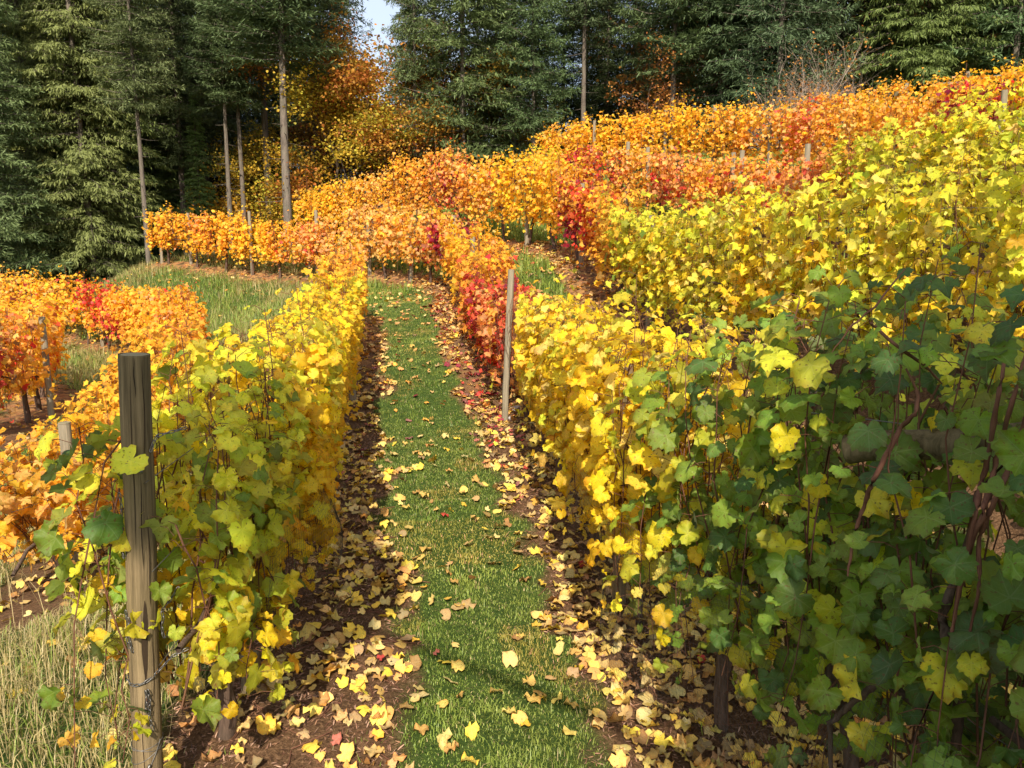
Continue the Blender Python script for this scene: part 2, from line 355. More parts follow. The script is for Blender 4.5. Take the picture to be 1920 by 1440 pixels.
ROWS['outer'] = [wp(-6.1, 8.3, -2.1, 1.45, 'O4 R2 GO4 B1'), pxp(55, 790, 9.8, 1.45, 'O5 R2 GO4 B1'), pxp(70, 730, 12, 1.45, 'O4 R1 GO5 Y1'), pxp(-30, 700, 14.0, 1.45, 'GO6 O3 Y2'), pxp(-160, 690, 15.5, 1.45, 'GO6 O4')]

# ------------------------------------------------------------------ terrain: thin-plate surface through the ground points
CP = [p[:3] for r in ROWS.values() for p in r]
CP += [unp(920, 1440, 2.75), unp(835, 1000, 5.1), unp(790, 765, 8.5), unp(766, 620, 11.6), (0, 0, -1.9), (0, -6, -1.9), (-6, -6, -2.6), (6, -6, -.6), (-5, 1, -2.5), (6, 1, -.4),
       (-12, 2, -3.2), (-12, 10, -3.1), (-16, 18, -2.9), (-20, 26, -3.0), (12, 3, 1.0), (18, 8, 2.4), (22, 18, 3.6), unp(265, 492, 30), unp(60, 560, 29), (-22, 34, -2.5), (-8, 34, .2), (0, 30, 1.6),
       (8, 28, 3.0), (18, 28, 4.0), (26, 30, 5), (0, 45, 2.0), (-20, 48, -1.5), (25, 48, 5), (40, 20, 6.5), (-40, 20, -5), unp(480, 590, 15.8), unp(420, 640, 13.8), unp(1010, 500, 12.6), unp(520, 640, 12.9), (-14, 24, -1.9)]
CP = np.array(CP, float)
def _phi(r2): return 0.5 * r2 * np.log(np.maximum(r2, 1e-9))
n_ = len(CP); A_ = np.zeros((n_ + 3, n_ + 3)); d2 = ((CP[:, None, :2] - CP[None, :, :2]) ** 2).sum(-1)
A_[:n_, :n_] = _phi(d2) + np.eye(n_) * 0.35; A_[:n_, n_:] = np.c_[np.ones(n_), CP[:, :2]]; A_[n_:, :n_] = A_[:n_, n_:].T
SOL = np.linalg.solve(A_, np.r_[CP[:, 2], 0, 0, 0])
def gz(x, y):
    x = np.asarray(x, float); y = np.asarray(y, float); sh = x.shape
    X = np.clip(x.ravel(), -45, 50); Y = np.clip(y.ravel(), -10, 60); out = np.empty(len(X))
    for a in range(0, len(X), 20000):
        b = slice(a, a + 20000)
        d = (X[b, None] - CP[None, :, 0]) ** 2 + (Y[b, None] - CP[None, :, 1]) ** 2
        out[b] = _phi(d) @ SOL[:n_] + SOL[n_] + SOL[n_ + 1] * X[b] + SOL[n_ + 2] * Y[b]
    return out.reshape(sh)

class Row:
    def __init__(s, name, pts):
        s.name = name
        P = np.array([p[:2] for p in pts]); H = np.array([p[3] for p in pts]); C = np.array([p[4] for p in pts])
        # Catmull-Rom through the control points
        Q = np.vstack([2 * P[0] - P[1], P, 2 * P[-1] - P[-2]]); xs, hs, cs = [], [], []
        for i in range(len(P) - 1):
            p0, p1, p2, p3 = Q[i:i + 4]
            for t in np.linspace(0, 1, 12, endpoint=(i == len(P) - 2)):
                xs.append(.5 * ((2 * p1) + (-p0 + p2) * t + (2 * p0 - 5 * p1 + 4 * p2 - p3) * t * t + (-p0 + 3 * p1 - 3 * p2 + p3) * t ** 3))
                hs.append(H[i] * (1 - t) + H[i + 1] * t); cs.append(C[i] * (1 - t) + C[i + 1] * t)
        s.xy = np.array(xs); s.h = np.array(hs); s.c = np.array(cs)
        s.s = np.r_[0, np.cumsum(np.linalg.norm(np.diff(s.xy, axis=0), axis=1))]; s.len = s.s[-1]
        s.z = gz(s.xy[:, 0], s.xy[:, 1])
    def at(s, t):
        t = np.asarray(t, float)
        x = np.interp(t, s.s, s.xy[:, 0]); y = np.interp(t, s.s, s.xy[:, 1])
        # continue straight beyond the ends
        d0 = (s.xy[1] - s.xy[0]) / (s.s[1] - s.s[0]); d1 = (s.xy[-1] - s.xy[-2]) / (s.s[-1] - s.s[-2])
        lo_, hi_ = np.minimum(t, 0), np.maximum(t - s.len, 0)
        return x + d0[0] * lo_ + d1[0] * hi_, y + d0[1] * lo_ + d1[1] * hi_
    def frame(s, t):
        x0, y0 = s.at(np.asarray(t) - .15); x1, y1 = s.at(np.asarray(t) + .15)
        T = norm(np.stack([x1 - x0, y1 - y0, 0 * x0], -1)); N = np.stack([T[..., 1], -T[..., 0], 0 * x0], -1)   # N: right of travel
        return T, N
    def H(s, t): return np.interp(t, s.s, s.h)
    def Z(s, t): return np.interp(t, s.s, s.z)
    def Cw(s, t): return np.stack([np.interp(t, s.s, s.c[:, k]) for k in range(len(PK))], -1)
    def s_near_y(s, y): return s.s[np.argmin(np.abs(s.xy[:, 1] - y))]
    def s_px(s, px):
        P = np.c_[s.xy, s.z]; q, _, d = proj(P); ok = d > .5
        return s.s[np.argmin(np.where(ok, np.abs(q - px), 1e9))]
R = {k: Row(k, v) for k, v in ROWS.items()}

# distance from every row line (for the ground's soil strips)
LINES = [(k, r.xy) for k, r in R.items()]
def row_dist(x, y, only=None):
    x = np.asarray(x, float).ravel(); y = np.asarray(y, float).ravel(); best = np.full(len(x), 99.0)
    for k, L in LINES:
        if only and k not in only: continue
        A, B = L[:-1], L[1:]; AB = B - A; l2 = (AB ** 2).sum(1)
        for a in range(0, len(x), 30000):
            b = slice(a, a + 30000)
            t = np.clip(((x[b, None] - A[:, 0]) * AB[:, 0] + (y[b, None] - A[:, 1]) * AB[:, 1]) / l2, 0, 1)
            d = np.hypot(x[b, None] - A[:, 0] - t * AB[:, 0], y[b, None] - A[:, 1] - t * AB[:, 1]).min(1)
            best[b] = np.minimum(best[b], d)
    return best

def soil_amount(x, y):
    """1 on the bare strip under a row, 0 on grass"""
    d = row_dist(x, y)
    wob = (vnoise(x, y, 3, .5) - .5) * .22 + (vnoise(x, y, 4, .12) - .5) * .18
    halfw = np.interp(np.asarray(y, float).ravel(), [0, 9, 12.5, 14.5], [.50, .50, .52, .22])
    lo_side = (row_dist(x, y, ['path_left']) < d + 1e-6); halfw = np.where(lo_side, np.interp(np.asarray(y, float).ravel(), [2.5, 4.5, 6.5, 13], [.70, .62, .54, .50]), halfw)
    left_of_L = (np.asarray(x) < np.interp(y, R['path_left'].xy[:, 1], R['path_left'].xy[:, 0]) - .02) & (np.asarray(y) < 13)
    halfw = np.where(left_of_L & (np.asarray(y) < 12) & (row_dist(x, y, ['path_left']) < 1), .22, halfw)
    return 1 - smooth(halfw - .06, halfw + .06, d + wob)

def grid_axis(segs):
    out = []
    for a, b, st in segs:
        out += list(np.arange(a, b, st))
    out.append(segs[-1][1]); return np.array(out)
gx = grid_axis([(-1500, -200, 260), (-200, -50, 30), (-50, -18, 2), (-18, -5, .35), (-5, 4, .05), (4, 14, .25), (14, 50, 2), (50, 200, 30), (200, 1500, 260)])
gy = grid_axis([(-1500, -200, 260), (-200, -20, 30), (-20, 1, 1.5), (1, 7, .05), (7, 14, .1), (14, 24, .25), (24, 60, 1.5), (60, 200, 20), (200, 2500, 230)])
GX, GY = np.meshgrid(gx, gy); fx, fy = GX.ravel(), GY.ravel()
Zg = gz(fx, fy)
soil = np.where((np.abs(fx) < 20) & (fy > 0) & (fy < 26), soil_amount(fx, fy), 0)
rough = (vnoise(fx, fy, 7, .35) - .5) * .05 + (vnoise(fx, fy, 8, .1) - .5) * .03
near_ = (np.abs(fx) < 14) & (fy > 0) & (fy < 24)
def relief(x, y): return (vnoise(x, y, 7, .35) - .5) * .05 + (vnoise(x, y, 8, .1) - .5) * .03
Zg = Zg + np.where(near_, relief(fx, fy), 0)
def ground(x, y): return gz(x, y) + relief(x, y)
forest_floor = smooth(23.5, 27, fy) * (1 - 0) + smooth(14, 20, -fx) * 0
gcol = np.stack([soil, .6 * soil * smooth(8, 11, fy) * (1 - smooth(24, 30, fy)), np.clip(forest_floor, 0, 1)], -1)
nx, ny = len(gx), len(gy)
idx = np.arange(nx * ny).reshape(ny, nx)
GF = np.stack([idx[:-1, :-1], idx[:-1, 1:], idx[1:, 1:], idx[1:, :-1]], -1).reshape(-1, 4)
g = link('ground', mk_mesh('ground', np.stack([fx, fy, Zg], -1), GF, M_GROUND, gcol)); g['kind'] = 'structure'

# far wooded ridge seen in the gaps above the forest
hm, hn, hout = new_mat('wooded_ridge')
hz = node(hn, 'ShaderNodeTexNoise'); hz.inputs['Scale'].default_value = .03; hz.inputs['Detail'].default_value = 9; hz.inputs['Roughness'].default_value = .7
htc = hn.nodes.new('ShaderNodeTexCoord'); hn.links.new(htc.outputs['Object'], hz.inputs['Vector'])
hb = hn.nodes.new('ShaderNodeBsdfDiffuse'); hn.links.new(ramp(hn, hz.outputs[0], [(0.35, (.05, .075, .10)), (.65, (.10, .13, .17))]), hb.inputs[0]); hn.links.new(hb.outputs[0], hout.inputs[0])  # blue haze of distance put into the ridge's colour
hx = np.linspace(-900, 900, 121); hyy = np.linspace(700, 1500, 21)
HX, HY = np.meshgrid(hx, hyy)
crest = np.interp(HX, [-900, -420, -130, -90, 60, 200, 900], [330, 300, 205, 150, 60, 80, 160])
HZ = crest * np.sin(np.clip((HY - 700) / 500, 0, 1) * math.pi / 2) + (vnoise(HX, HY, 5, 90) - .5) * 18 + (vnoise(HX, HY, 6, 16) - .5) * 8 - 20
hi = np.arange(HX.size).reshape(HX.shape)
HFc = np.stack([hi[:-1, :-1], hi[:-1, 1:], hi[1:, 1:], hi[1:, :-1]], -1).reshape(-1, 4)
hl = link('hills', mk_mesh('hills', np.stack([HX.ravel(), HY.ravel(), HZ.ravel()], -1), HFc, hm)); hl['kind'] = 'structure'

# ------------------------------------------------------------------ vine leaf shapes
def leaf_r(th):
    """outline radius by angle from the tip; junction of the stalk at the origin"""
    a = np.abs(((th + np.pi) % (2 * np.pi)) - np.pi)
    k = np.array([0, .30, .55, .93, 1.25, 1.55, 2.0, 2.5, 2.9, 3.1416]); v = np.array([1.0, .88, .80, .92, .82, .74, .80, .72, .52, .10])
    return np.interp(a, k, v)
def leaf_tpl(nout, ring, seed, curl, teeth=.05, fold=.10, wav=.05):
    r = np.random.default_rng(seed)
    th = (np.arange(nout) + .5 * (nout % 2)) / nout * 2 * np.pi
    th = th + r.normal(0, .02, nout)
    asym = 1 + .10 * np.sin(th + seed * 1.7) + .05 * np.sin(3 * th + seed)
    rr = leaf_r(th) * asym * (1 + teeth * np.where(np.arange(nout) % 2 == 0, 1, -1)) * (1 + r.normal(0, .035, nout))
    pts = [np.zeros((1, 2))]; 
    if ring:
        m = nout // 2; th2 = th[::2][:m]; rr2 = leaf_r(th2) * .55 * (1 + .10 * np.sin(th2 + seed * 1.7))
        pts.append(np.c_[np.sin(th2) * rr2, np.cos(th2) * rr2])
    pts.append(np.c_[np.sin(th) * rr, np.cos(th) * rr])
    P = np.vstack(pts)
    rad_ = np.hypot(P[:, 0], P[:, 1]); ang = np.arctan2(P[:, 0], P[:, 1])
    a = np.abs(ang); crease = np.minimum.reduce([np.abs(a - c) for c in (0, .93, 2.0)])
    z = fold * rad_ * crease * 1.6 - curl * rad_ ** 2 * (.6 + .4 * np.cos(ang + seed)) + wav * rad_ * np.sin(ang * 5 + seed * 2.1)
    z += .35 * fold * np.abs(P[:, 0])
    V = np.c_[P, z]; F = []
    if ring:
        m = nout // 2
        for i in range(m):
            j = (i + 1) % m; F.append((0, 1 + i, 1 + j))
            o0 = 1 + m + 2 * i; o1 = 1 + m + 2 * i + 1; o2 = 1 + m + (2 * i + 2) % nout
            F += [(1 + i, o0, o1), (1 + i, o1, 1 + j), (1 + j, o1, o2)]
    else:
        for i in range(nout): F.append((0, 1 + i, 1 + (i + 1) % nout))
    return V, np.array(F)[:, ::-1].copy()
HI = [leaf_tpl(32, True, s, c, .055, f, w_) for s, c, f, w_ in ((1, .25, .15, .07), (2, .5, .22, .12), (3, .1, .38, .08), (4, .75, .12, .15), (5, .4, .5, .08), (6, -.3, .2, .12), (7, .9, .3, .18), (8, .2, .7, .1))]
def lobed(angs, rads, seed, curl, fold, wav):
    r = np.random.default_rng(seed * 7 + len(angs)); th = np.r_[angs, -np.array(angs[1:-1])[::-1]]; rr = np.r_[rads, np.array(rads[1:-1])[::-1]]
    rr = rr * (1 + r.normal(0, .07, len(rr))); th = th + r.normal(0, .06, len(th))
    P = np.vstack([[0, 0], np.c_[np.sin(th) * rr, np.cos(th) * rr]]); q = np.hypot(P[:, 0], P[:, 1]); a = np.arctan2(P[:, 0], P[:, 1])
    z = fold * np.abs(P[:, 0]) * 1.3 - curl * q ** 2 * (.6 + .4 * np.cos(a + seed)) + wav * q * np.sin(a * 4 + seed * 2.1)
    n = len(th); return np.c_[P, z], np.array([(0, 1 + (i + 1) % n, 1 + i) for i in range(n)])
MA, MR = [0, .26, .5, .74, .95, 1.25, 1.5, 2.0, 2.6, 3.1416], [1.08, .80, .70, .84, 1.0, .74, .64, .82, .56, .12]
MID = [lobed(MA, MR, s_, c, f, w_) for s_, c, f, w_ in ((1, .3, .25, .10), (2, .6, .35, .16), (3, .1, .55, .12), (4, .8, .15, .2), (5, -.25, .3, .15))]
FA, FR = [0, .48, .95, 2.0, 3.1416], [1.1, .7, 1.0, .8, .3]
FAR = [lobed(FA, FR, s_, c, f, w_) for s_, c, f, w_ in ((1, .3, .35, .15), (2, .7, .45, .2), (3, .1, .7, .2), (4, .9, .2, .25))]
HI_ME = [mk_mesh('vine_leaf_%s' % 'abcdefgh'[i], V, F, M_LEAF_O, luv=V) for i, (V, F) in enumerate(HI)]

def leaf_mass(tpls, P, X, Y, Z, C, rng):
    """many leaves as one mesh: returns verts, faces, colours, local coordinates"""
    k = rng.integers(0, len(tpls), len(P)); Vs, Fs, Cs, Ls, off = [], [], [], [], 0
    for i, (V, F) in enumerate(tpls):
        m = k == i
        if not m.any(): continue
        v, f = inst(V, F, P[m], X[m], Y[m], Z[m])
        Vs.append(v); Fs.append(f + off); off += len(v)
        Cs.append(np.repeat(C[m], len(V), 0)); off2 = rng.random((m.sum(), 1)) * 40
        l = np.tile(V, (m.sum(), 1)); l[:, 2] = np.repeat(off2, len(V)); Ls.append(l)
    return np.vstack(Vs), np.vstack(Fs), np.vstack(Cs), np.vstack(Ls)

def basis(Nn, Td, size):
    Nn = norm(Nn); Td = norm(Td - (Td * Nn).sum(-1, keepdims=True) * Nn); X = np.cross(Td, Nn)
    s = size[:, None]; return X * s, Td * s, Nn * s

def pick_cols(Wt, r_cluster, rng, jit=.16):
    cw = np.cumsum(Wt, -1); cw /= cw[:, -1:]
    u1 = np.clip(.62 * r_cluster + .38 * rng.random(len(Wt)), 0, .999); u2 = np.clip(.45 * r_cluster + .55 * rng.random(len(Wt)), 0, .999)
    # stretch the clustered value back to a flat spread
    u1 = smooth(0.08, .92, u1); u1 = np.clip(u1, 0, .999)
    a = PC[(u1[:, None] > cw).sum(1).clip(0, len(PK) - 1)]; b = PC[(u2[:, None] > cw).sum(1).clip(0, len(PK) - 1)]
    f = rng.random((len(Wt), 1)) * .35
    c = a * (1 - f) + b * f
    c = c * (1 + rng.normal(0, jit, (len(Wt), 1))) * (1 + rng.normal(0, jit * .35, (len(Wt), 3)))
    return np.clip(c, .003, .92)

# special colour patches in the rows: row, px centre, height centre (0..1), half length m, half height, palette, strength
PATCH = {k: [] for k in R}
def patch(row, px, hc, ls, lh, pal, st=1.0): PATCH[row].append((R[row].s_px(px), hc, ls, lh, W(pal), st))
patch('path_right', 930, .5, .42, .8, 'R8 C3 S1', .85)
patch('path_right', 975, .8, .4, .4, 'S5 O4 A1', .8)
patch('path_right', 855, .7, .5, .4, 'C6 R3', .75)
patch('path_right', 600, .6, .4, .4, 'R4 S4 O2', .45)
patch('path_right', 385, .8, .4, .3, 'S4 R2 O2', .5)
patch('second', 1120, .5, .35, .8, 'R6 C2 O3', .6)
patch('second', 1090, .3, .5, .5, 'C6 R2', .6)
patch('second', 850, .4, .3, .5, 'C4 R5', .55)
patch('second', 810, .7, .8, .5, 'O6 R1', .5)
patch('third', 1110, .6, .9, .6, 'C5 R5', .6)
patch('third', 1530, .6, .7, .4, 'R5 S4', .55)
patch('third', 1420, .35, .7, .4, 'R5 S4', .4)
patch('third', 1250, .3, .8, .5, 'R4 C2 S3', .5)
patch('fourth', 1820, .55, .55, .7, 'C8 R3', .9)
patch('fourth', 1500, .8, .5, .5, 'R6 S3', .5)
patch('fourth', 1900, .7, .5, .5, 'YG6 Y3', .8)
patch('fifth', 1510, .8, .6, .5, 'R5 S3', .6)
patch('lower', 205, .85, .55, .35, 'R9 C1', .95)
patch('lower', 235, .35, .4, .25, 'R6 C2', .8)
patch('lower', 350, .35, .6, .3, 'R4 S5', .55)
patch('outer', 30, .7, .8, .3, 'R6 C4', .85)
patch('path_left', 560, .95, .5, .2, 'YG6 G2', .5)

SUNV = np.array(sv)
CLUMP = []
def grow(row, s0, s1, rng, nsh, nlf, hang, size, thick, tall=.05):
    """shoots and leaves between two stations of a row"""
    n = nsh * nlf
    ss = rng.uniform(s0, s1, nsh); side = np.where(rng.random(nsh) < .5, -1.0, 1.0)
    isH = rng.random(nsh) < hang; talls = (rng.random(nsh) < tall) * rng.uniform(.08, .28, nsh)
    drift = rng.normal(0, .14, nsh); rc = rng.random(nsh) * .5 + .5 * vnoise(ss, ss * 0, 21, .55); lean = rng.uniform(.25, 1.0, nsh)
    topv = 1 + (vnoise(ss, 0 * ss, 31, .6) - .5) * .24 + rng.normal(0, .04, nsh)
    u = (np.arange(nlf)[None] + rng.random((nsh, nlf))) / nlf
    H = row.H(ss)[:, None]; h0 = (.27 * H)
    up_h = h0 + (H * topv[:, None] + talls[:, None] - h0) * u ** .9 - .10 * np.maximum(u - .85, 0) / .15 * (talls[:, None] == 0)
    up_o = side[:, None] * (lean[:, None] * thick * np.sin(u * 2.2) + .05)
    hs = rng.uniform(.55, .95, nsh)[:, None]; he = rng.uniform(.10, .32, nsh)[:, None]
    dn_h = H * (hs + (he - hs) * u ** 1.3); dn_o = side[:, None] * (thick * .9 * lean[:, None] * np.sin(np.minimum(u * 2.5, 1.57)) + .06)
    h = np.where(isH[:, None], dn_h, up_h); o = np.where(isH[:, None], dn_o, up_o)
    st = ss[:, None] + drift[:, None] * u + rng.normal(0, .02, (nsh, nlf))
    h = h.ravel(); o = o.ravel(); st = st.ravel(); sd = np.repeat(side, nlf); rcl = np.repeat(rc, nlf)
    T, Nr = row.frame(st); x, y = row.at(st); z = row.Z(st)
    stem = np.stack([x, y, z + h], -1) + Nr * o[:, None]
    # stalk direction: outwards, a little of everything else
    flip = np.where(rng.random(n) < .72, sd, -sd)
    dirv = norm(Nr * flip[:, None] * .9 + T * rng.normal(0, .55, (n, 1)) + np.array([0, 0, 1.0]) * rng.normal(.2, .35, (n, 1)))
    P = stem + dirv * rng.uniform(.04, .12, (n, 1))
    topm = smooth(.8, 1.0, h / np.repeat(H, nlf) if H.shape[1] == 1 else 1)[:, None]
    Nn = dirv * .75 + np.array([0, 0, 1.0]) * (.35 + .5 * topm) + SUNV * .3 + rng.normal(0, .42, (n, 3))
    Td = dirv * .35 + np.array([0, 0, -1.0]) * .8 + rng.normal(0, .42, (n, 3))
    sz = size * rng.uniform(.5, 1.25, n) * (1 - .35 * smooth(.75, 1.0, u.ravel()))
    hr = h / np.repeat(row.H(ss), nlf)
    Wt = row.Cw(st)
    # fresher green at the top of yellow vines
    g = Wt[:, PK.index('YG')] * smooth(.6, 1, hr) * 1.3; Wt = Wt.copy(); Wt[:, PK.index('YG')] += g
    lowf = smooth(.65, .2, hr) * (1.3 if row.name == 'path_left' else .25); Wt[:, PK.index('Y')] += Wt[:, PK.index('YG')] * lowf; Wt[:, PK.index('GO')] += Wt[:, PK.index('YG')] * lowf * .25
    band = vnoise(st, st * 0, 51, 1.3); warm = Wt[:, PK.index('GO')] + Wt[:, PK.index('O')]
    Wt[:, PK.index('A')] += warm * smooth(.5, .9, band) * .55; Wt[:, PK.index('GO')] += warm * smooth(.5, .1, band) * .6; Wt[:, PK.index('B')] += (warm + Wt[:, PK.index('Y')] * .4) * smooth(.55, .15, hr) * .12
    Wt[:, PK.index('GO')] += Wt[:, PK.index('Y')] * smooth(.6, .1, hr) * .35
    for (sc_, hc, ls, lh, pw, stg) in PATCH[row.name]:
        f = np.exp(-(((st - sc_) / ls) ** 2 + ((hr - hc) / lh) ** 2)) * stg * (.55 + .9 * vnoise(st * 9, h * 9, 17, 1.0)); f = np.clip(f, 0, 1)[:, None]
        Wt = Wt * (1 - f) + pw * f
    C = pick_cols(Wt, rcl, rng)
    # bare gaps so that the canopy is not a wall
    holes = (vnoise(st, h, 41, .22) > .80) & (rng.random(n) < .7)
    # shoots drop most leaves low down in the far rows
    keep = ~holes
    if row.name == 'path_right':          # the brace log and the leaning post stand clear of the leaves
        qx, qy, qd = proj(P)
        keep &= ~((qx > 1585) & (qx < 1900) & (qy > 785) & (qy < 880) & (P[:, 1] < 2.15) & (rng.random(n) < .55))
        keep &= ~((qx > 925) & (qx < 972) & (qy > 490) & (qy < 790) & (P[:, 1] < 8.3) & (P[:, 1] > 6))
    X, Y, Z = basis(Nn, Td, sz)
    path = np.stack([st, h, o], -1)
    return dict(P=P[keep], X=X[keep], Y=Y[keep], Z=Z[keep], C=C[keep], stem=stem[keep], shoots=stem.reshape(nsh, nlf, 3))

def vine_trunk(row, s, rng, lod):
    x, y = row.at(np.array(s)); x, y = float(x), float(y); z = float(ground(np.array([x]), np.array([y]))[0])
    H = float(row.H(s)); n = 9 if lod < 2 else 5
    t = np.linspace(0, 1, n); T, N = row.frame(np.array([s])); T, N = T[0], N[0]
    top = .42 * H
    lean = rng.normal(0, .10, 2)
    wob = np.cumsum(rng.normal(0, .014, (n, 2)), 0)
    p = np.stack([x + T[0] * (lean[0] * t) + N[0] * (lean[1] * .4 * t) + wob[:, 0], y + T[1] * (lean[0] * t) + N[1] * (lean[1] * .4 * t) + wob[:, 1], z - .06 + (top + .06) * t], -1)
    r = .030 * (1.25 - .45 * t) * (1 + rng.normal(0, .12, n)) * rng.uniform(.8, 1.15)
    parts = [tubes(p, r, 7 if lod < 2 else 4)]
    for sg in (-1, 1):
        m = 6; tt = np.linspace(0, 1, m)
        q = np.stack([p[-1][0] + sg * T[0] * .5 * tt, p[-1][1] + sg * T[1] * .5 * tt, p[-1][2] + .05 * np.sin(tt * 3) + rng.normal(0, .012, m)], -1); q[0] = p[-1] - [0, 0, .03]
        parts.append(tubes(q, .018 * (1 - .4 * tt) * (1 + rng.normal(0, .12, m)), 5 if lod < 2 else 3) if True else None)
    return join(parts), (x, y, z)

PHR = {'path_left': 'row left of the grass path', 'path_right': 'row right of the grass path', 'second': 'second row up the slope', 'third': 'third row up the slope',
       'fourth': 'fourth row up the slope', 'fifth': 'topmost row below the forest', 'lower': 'row below the grass bank', 'outer': 'outermost row down the slope'}
NAMES = [('yellow', PAL['Y']), ('yellow-green', PAL['YG']), ('green', PAL['G']), ('dark green', PAL['DG']), ('golden', PAL['GO']), ('orange', PAL['O']), ('amber', PAL['A']), ('salmon orange', PAL['S']), ('red', PAL['R']), ('crimson', PAL['C'])]
def colour_word(c):
    c = np.asarray(c); l = [np.linalg.norm(np.sqrt(c) - np.sqrt(np.array(k))) for _, k in NAMES]; return NAMES[int(np.argmin(l))][0]

HANG = {'path_left': .36, 'path_right': .36, 'second': .25, 'third': .25, 'fourth': .25, 'fifth': .25, 'lower': .25, 'outer': .28}
SPACING = 1.0
n_leaf_objs = 0
for name, row in R.items():
    nv = max(2, int(round(row.len / SPACING))); step = row.len / nv
    grp = 'grapevines in the ' + PHR[name]
    for i in range(nv):
        s0, s1 = i * step, (i + 1) * step; sm = (s0 + s1) / 2
        rng = np.random.default_rng(hash_ := (sum(map(ord, name)) * 101 + i * 7 + 5))
        x, y = row.at(np.array(sm)); D = math.hypot(x, y)
        px, py, dd = proj([(x, y, row.Z(sm) + .7)])
        if dd[0] > .3 and (px[0] < -900 or px[0] > 2900): pass
        if y < .5: continue
        lod = 0 if D < 5.3 else (1 if D < 11.5 else 2)
        hang = HANG[name]
        if name == 'path_right' and y > 7.5: hang = .2
        if name == 'second' and y < 9: hang = .4
        if name == 'path_left' and y > 5: hang = .22
        thick = {0: .26, 1: .24, 2: .24}[lod]
        if name == 'path_left' and y < 3.6: thick = .20
        if name == 'path_left' and y >= 3.6: thick = .17
        if name == 'path_right' and y < 4: thick = .32
        nsh, nlf = {0: (43, 21), 1: (40, 20), 2: (42, 19)}[lod]
        nsh = int(nsh * step)
        if lod == 1 and name in ('second', 'third', 'path_right', 'path_left'): nsh = int(nsh * 1.28)
        if name == 'path_right' and 3.7 < y < 8: hang = .22
        if name == 'path_right' and lod == 0: nsh = int(nsh * 1.2)
        if name == 'path_left' and y < 3.7: nsh = int(nsh * 1.25)
        size = .058 if lod == 0 else (.060 if lod == 1 else .054)
        G = grow(row, s0, s1, rng, nsh, nlf, hang, size, thick)
        (tv, tf), base = vine_trunk(row, sm, rng, lod)
        cw = colour_word(np.median(G['C'], 0))
        lab = '%s grapevine, %s from the near end of the %s' % (cw, ordinal(i), PHR[name])
        v = thing('grapevine', lab, 'grapevine', base, grp)
        B = np.array(base)
        tr = link('trunk', mk_mesh('trunk', tv - B, tf, M_VBARK), v)
        # canes
        sh = G['shoots']
        if lod < 2:
            ns = sh.shape[0]; pts = np.stack([sh[:, j] for j in np.linspace(0, sh.shape[1] - 1, 7).astype(int)], 1) + rng.normal(0, .008, (ns, 7, 3))
            order = np.arange(7)
            cv, cf = tubes(pts, np.linspace(.0042 if lod == 0 else .003, .0016, 7)[None].repeat(ns, 0), 4 if lod == 0 else 3)
            parts = [(cv, cf)]
            # leaf stalks
            m = np.arange(len(G['P'])) if lod == 0 else np.arange(0, len(G['P']), 2)
            mid = (G['stem'][m] + G['P'][m]) / 2 + np.array([0, 0, .012])
            parts.append(tubes(np.stack([G['stem'][m], mid, G['P'][m]], 1), np.full((len(m), 3), .0013 if lod == 0 else .0016), 3))
            cv, cf = join(parts)
            cn = link('canes', mk_mesh('canes', cv - B, cf, M_CANE), v); cn['kind'] = 'stuff'
        elif i % 1 == 0:
            pts = np.stack([sh[:, j] for j in (0, sh.shape[1] // 2, sh.shape[1] - 1)], 1)[::2]
            cv, cf = tubes(pts, np.full(pts.shape[:2], .0045), 3)
            cn = link('canes', mk_mesh('canes', cv - B, cf, M_CANE), v); cn['kind'] = 'stuff'
        P, X, Y, Z, C = G['P'], G['X'], G['Y'], G['Z'], G['C']
        if lod == 0:
            qx, qy, qd = proj(P); vis = (qd > .3) & (qx > -60) & (qx < 1980) & (qy > -60) & (qy < 1500)
            toward = (P - np.array([x, y, 0]))[:, :2] @ norm(-np.array([[float(x), float(y)]]))[0]
            key = np.where(vis, -toward, 9)            # the leaves on the camera's side of the vine
            o_ = np.argsort(key); sel = o_[:min(290, int(vis.sum()))]; rest = np.setdiff1d(np.arange(len(P)), sel)
            kk = rng.integers(0, len(HI_ME), len(sel))
            for a, j in enumerate(sel):
                lf = bpy.data.objects.new('leaf', HI_ME[kk[a]]); COL.objects.link(lf); lf.parent = v
                p = P[j] - B; q = rng.uniform(.9, 1.1)
                lf.matrix_local = Matrix(((X[j, 0] * q, Y[j, 0], Z[j, 0], p[0]), (X[j, 1] * q, Y[j, 1], Z[j, 1], p[1]), (X[j, 2] * q, Y[j, 2], Z[j, 2], p[2]), (0, 0, 0, 1)))
                lf.color = (*C[j], 1); n_leaf_objs += 1
            P, X, Y, Z, C = P[rest], X[rest], Y[rest], Z[rest], C[rest]
            if len(P) == 0: continue
            V, F, CC, LL = leaf_mass(HI, P, X, Y, Z, C, rng)
            fo = link('foliage', mk_mesh('foliage', V - B, F, M_LEAF, CC, LL), v); fo['kind'] = 'stuff'
        else:
            V, F, CC, LL = leaf_mass(MID if lod == 1 else FAR, P, X, Y, Z, C, rng)
            fo = link('foliage', mk_mesh('foliage', V - B, F, M_LEAF if lod == 1 else M_LEAF_FAR, CC, LL if lod == 1 else None), v); fo['kind'] = 'stuff'
print('leaf objects', n_leaf_objs)

